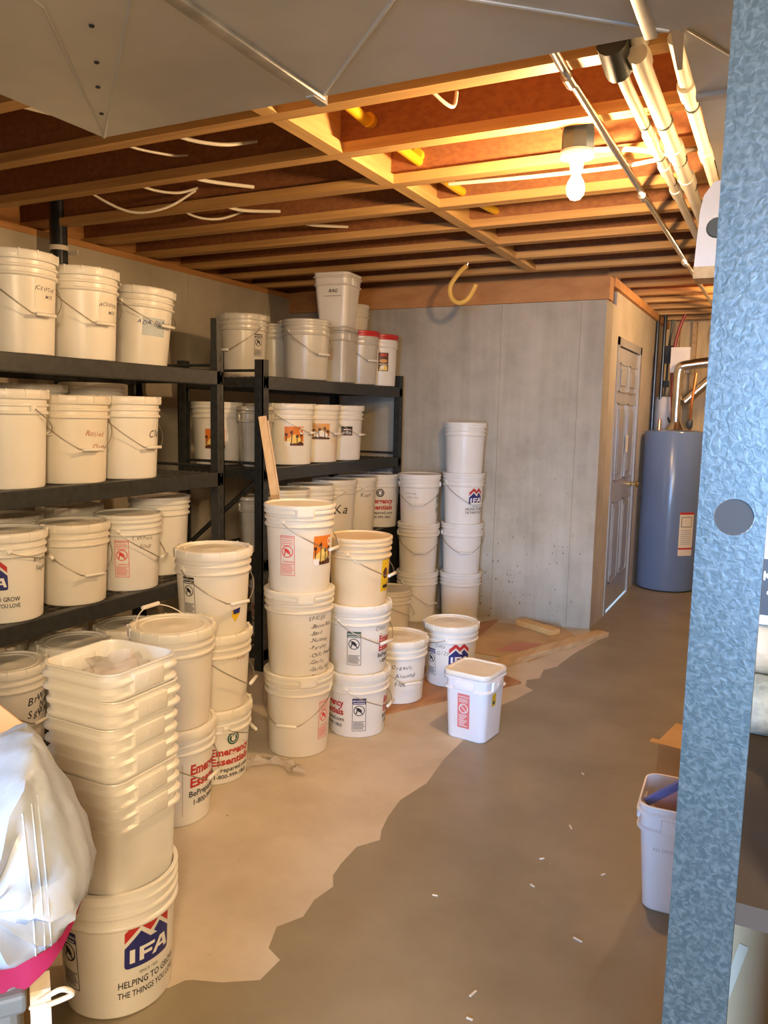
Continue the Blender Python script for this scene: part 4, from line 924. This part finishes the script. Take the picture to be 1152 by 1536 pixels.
for k in range(24):
    sv = -.30 + .365 * k / 23; z = .60; h1 = None
    while z < .95 and h1 is None:
        h1 = bv.ray_cast(rt * sv + n2 * -1.0 + Vector((0, 0, z)), n2)[0]; z += .004
    if h1 is None: continue
    h1 = bv.ray_cast(rt * sv + n2 * -1.0 + Vector((0, 0, z + .010)), n2)[0] or h1
    hh = .046 * min(1, max(.12, (.075 - sv) / .10))
    vv.append([bm.verts.new(h1 - n2 * .004), bm.verts.new(h1 - n2 * .006 + Vector((0, 0, -hh)))])
for q, q2 in zip(vv, vv[1:]): bm.faces.new([q[0], q2[0], q2[1], q[1]])
bmesh.ops.solidify(bm, geom=bm.faces[:], thickness=.006); part('hem', bm, 'pink_hem', bag, angle=60)
tb = thing('storage_bin', 'grey plastic bin under the cloth bag in the foreground', 'bin', c0)
M = Matrix((( rt.x, n2.x, 0, 0), (rt.y, n2.y, 0, 0), (0, 0, 1, 0), (0, 0, 0, 1)))
bm = NB(); box(bm, -.36, -.026, -.10, .22, 0, .69, M=M, bevel=.012); part('body', bm, 'tote_grey', tb, smooth=False)
bm = NB(); box(bm, -.37, -.016, -.115, .23, .65, .68, M=M, bevel=.006); part('rim', bm, 'tote_grey', tb, smooth=False)
sp = thing('ribbed_post', 'narrow white ribbed plastic post standing between the grey bin and logo bucket', 'post', c0 + rt * .0 + n2 * -.06)
bm = NB(); box(bm, -.012, .016, -.02, .02, 0, .655, M=M)
for k in range(16): box(bm, -.014, .018, -.022, -.019, .03 + .04 * k, .034 + .04 * k, M=M @ Matrix.Rotation(.0, 4, 'Y') @ Matrix.Shear('XZ', 4, (0, 0)))
part('post', bm, 'strap_white', sp, smooth=False); part('cord', tube(NB(), spline([M @ Vector((.0, -.022, .64)), M @ Vector((.03, -.03, .655)), M @ Vector((.045, -.02, .635)), M @ Vector((.01, -.025, .632))], 6), .004, 8), 'strap_white', sp)
cb = thing('cardboard_box', 'tan cardboard flap standing behind the cloth bag', 'box', c0 + n2 * .30)
bm = NB(); prism(bm, [(-.36, .50), (.02, .50), (.01, .90), (-.05, .965), (-.36, 1.19)], 0, .006, M=M @ Matrix.Rotation(PI / 2, 4, 'X')); part('flap', bm, 'orange_cardboard', cb, smooth=False)
bm = NB(); box(bm, -.36, .02, -.05, .2, 0, .50, M=M); part('box', bm, 'cardboard', cb, smooth=False)

PX, PY = -.0545, .638
po = thing('shelf_post', 'tall blue-grey hammered-finish metal post close to the camera', 'post', (PX, PY, 0))
bm = NB(); hx, hz, hr = .0255, 1.429, .0138
w = .0475; zt = 2.2
# front flange with a round hole
ring = [(hx + hr * math.cos(2 * PI * k / 24), hz + hr * math.sin(2 * PI * k / 24)) for k in range(24)]
def flange(y):
    out = [bm.verts.new((x, y, z)) for x, z in ((0, hz), (0, zt), (w, zt), (w, hz), (w, 0), (0, 0))]; rg_ = [bm.verts.new((x, y, z)) for x, z in ring]
    up = [rg_[12 - k] for k in range(13)]; bm.faces.new([out[0], out[1], out[2], out[3]] + up[::-1]); lo = [rg_[(12 + k) % 24] for k in range(13)]; bm.faces.new([out[0]] + lo + [out[3], out[4], out[5]])
    return out, rg_
o1, r1 = flange(0); o2, r2 = flange(.0025)
for q1, q2 in ((o1, o2), (r1, r2)):
    for k in range(len(q1)): bm.faces.new([q1[k], q1[(k + 1) % len(q1)], q2[(k + 1) % len(q2)], q2[k]])
box(bm, w - .0025, w, .0025, .045, 0, zt)
bmesh.ops.recalc_face_normals(bm, faces=bm.faces[:])
part('angle_post', bm, 'hammertone', po, smooth=False)
part('plug', lathe(NB(), [(0, .006), (.0136, .006), (.0136, .002)], 20, M=Matrix.Translation((hx, .008, hz)) @ Matrix.Rotation(PI / 2, 4, 'X')), 'black', po)
sb = thing('metal_shelf', 'deep metal shelving unit carried by the hammered post, mostly out of view', 'shelf', (.22, .95, 0))
for z in (1.098, 1.98):
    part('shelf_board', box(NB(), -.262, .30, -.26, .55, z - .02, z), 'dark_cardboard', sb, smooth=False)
part('shade_panel', box(NB(), -.175, .30, -.275, -.268, 0, 1.24), 'hammertone', sb, smooth=False)  # added out-of-view panel, keeps the lamp off the lower shelf goods
for x, y in ((.28, -.29), (.28, .57)): part('post', box(NB(), x, x + .03, y, y + .03, 0, 2.2), 'hammertone', sb, smooth=False)
wx = thing('carton', 'white carton with a black lettered band on the shelf behind the post', 'box', (.12, 1.18, 1.252))
part('box', box(NB(), -.162, .18, -.12, .14, .0, .27), 'white_box', wx, smooth=False)
P = Print(); P.rect(-.16, .17, .012, .082, 'ink_black')
for t3, v3 in (('KORV', .056), ('& RE', .038), ('RES', .020)): P.text(t3, -.110, v3, .0155, 'ink_white', .015, layer=1)
P.flatten('black_band', wx, face_front(.12, .001, 0))
P = Print()
for k in range(4): P.rect(-.16, .17, .11 + .035 * k, .1112 + .035 * k, 'ink_grey')
P.flatten('ruled_lines', wx, face_front(.12, .001, 0))
for z, lb, m1, rr in ((1.1385, 'rolled grey-green rug lying lower on the shelf behind the post', 'rug', .040), (1.2155, 'tan and pale blanket roll lying on the grey-green rug', 'blanket', .0355)):
    o = thing('rolled_rug', lb, 'rug', (.12, 1.10, z)); ln = .34
    part('roll', lathe(NB(), [(0, 0), (rr * .9, 0), (rr, .006), (rr, ln - .01), (rr * .9, ln), (0, ln)], 24, M=Matrix.Translation((-.165, 0, 0)) @ Matrix.Rotation(PI / 2, 4, 'Y')), m1, o)
    part('inner_roll', lathe(NB(), [(0, 0), (rr * .5, 0), (rr * .5, .006), (0, .006)], 16, M=Matrix.Translation((-.168, 0, 0)) @ Matrix.Rotation(PI / 2, 4, 'Y')), m1, o)
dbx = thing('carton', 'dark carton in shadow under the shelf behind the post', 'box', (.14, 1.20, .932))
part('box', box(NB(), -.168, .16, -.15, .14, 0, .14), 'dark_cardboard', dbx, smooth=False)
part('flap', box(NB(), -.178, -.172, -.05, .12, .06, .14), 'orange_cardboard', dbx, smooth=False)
tb2 = thing('carton', 'tan cardboard carton with tape strips low behind the post', 'box', (.16, 1.17, .0))
part('box', box(NB(), -.215, .17, -.13, .15, 0, .93), 'cardboard', tb2, smooth=False)
for a3, b3 in (((-.158, .84), (-.178, .75)), ((-.10, .75), (-.155, .69))):
    P = Print(); P.line(a3, b3, .011, 'tape'); P.flatten('tape_strip', tb2, Matrix.Translation((0, -.131, 0)) @ Matrix.Rotation(PI / 2, 4, 'X'))
cbx = thing('cardboard_box', 'orange-tan cardboard box on the floor beyond the white square bucket', 'box', (-.20, 3.36, 0), (0, 0, rad(-10)))
part('box', box(NB(), -.15, .15, -.12, .12, 0, .20, bevel=.004), 'orange_cardboard', cbx, smooth=False); part('flap', box(NB(), -.175, .15, -.15, -.115, .196, .202), 'orange_cardboard', cbx, smooth=False)

# ------------------------------------------------------------------ light, world, camera
def area(name, loc, to, size, power, color, sy=None):
    l = bpy.data.lights.new(name, 'AREA'); l.shape = 'RECTANGLE'; l.size = size; l.size_y = sy or size; l.energy = power; l.color = color
    o = bpy.data.objects.new(name, l); col.objects.link(o); o.location = loc
    o.rotation_euler = (Vector(to) - Vector(loc)).to_track_quat('-Z', 'Y').to_euler(); return o
d1 = area('daylight_doorway', (.55, -3.1, 1.25), (-.45, 3.3, .75), .8, 21, (.30, .55, 1.0), 1.6); d1.data.spread = rad(38)
d2 = area('cool_bag_fill', (-.75, -2.2, 1.75), (-1.0, .77, .85), .5, 1.3, (.36, .62, 1.0), .5); d2.data.spread = rad(24)  # added cool fill aimed at the foreground bag, no window here
area('workshop_lamp', (.95, -1.2, 2.2), (-1.5, 2.6, .8), .5, 92, (1.0, .75, .47))
w = bpy.data.worlds.new('World'); sc.world = w; w.use_nodes = True
w.node_tree.nodes['Background'].inputs[0].default_value = (.60, .78, 1.0, 1); w.node_tree.nodes['Background'].inputs[1].default_value = .6

YAW, PITCH, ROLL = .465754, .123784, .020747
cy, sy, cp, sp, cr, sr = math.cos(YAW), math.sin(YAW), math.cos(PITCH), math.sin(PITCH), math.cos(ROLL), math.sin(ROLL)
fwd = Vector((-sy * cp, cy * cp, -sp)); rgt = Vector((cy, sy, 0)); up = rgt.cross(fwd)
R2 = cr * rgt + sr * up; U2 = -sr * rgt + cr * up
cam = bpy.data.cameras.new('Camera'); co = bpy.data.objects.new('Camera', cam); col.objects.link(co)
cam.sensor_fit = 'VERTICAL'; cam.sensor_height = 36; cam.lens = 1183.46 / 1536 * 36; cam.clip_start = .02
B = -fwd
co.matrix_world = Matrix(((R2.x, U2.x, B.x, 0), (R2.y, U2.y, B.y, 0), (R2.z, U2.z, B.z, 1.5), (0, 0, 0, 1)))
sc.camera = co
sc.view_settings.view_transform = 'Standard'; sc.view_settings.look = 'None'; sc.view_settings.gamma = 1; sc.view_settings.exposure = 0.52
try: sc.view_settings.use_curve_mapping = False
except Exception: pass
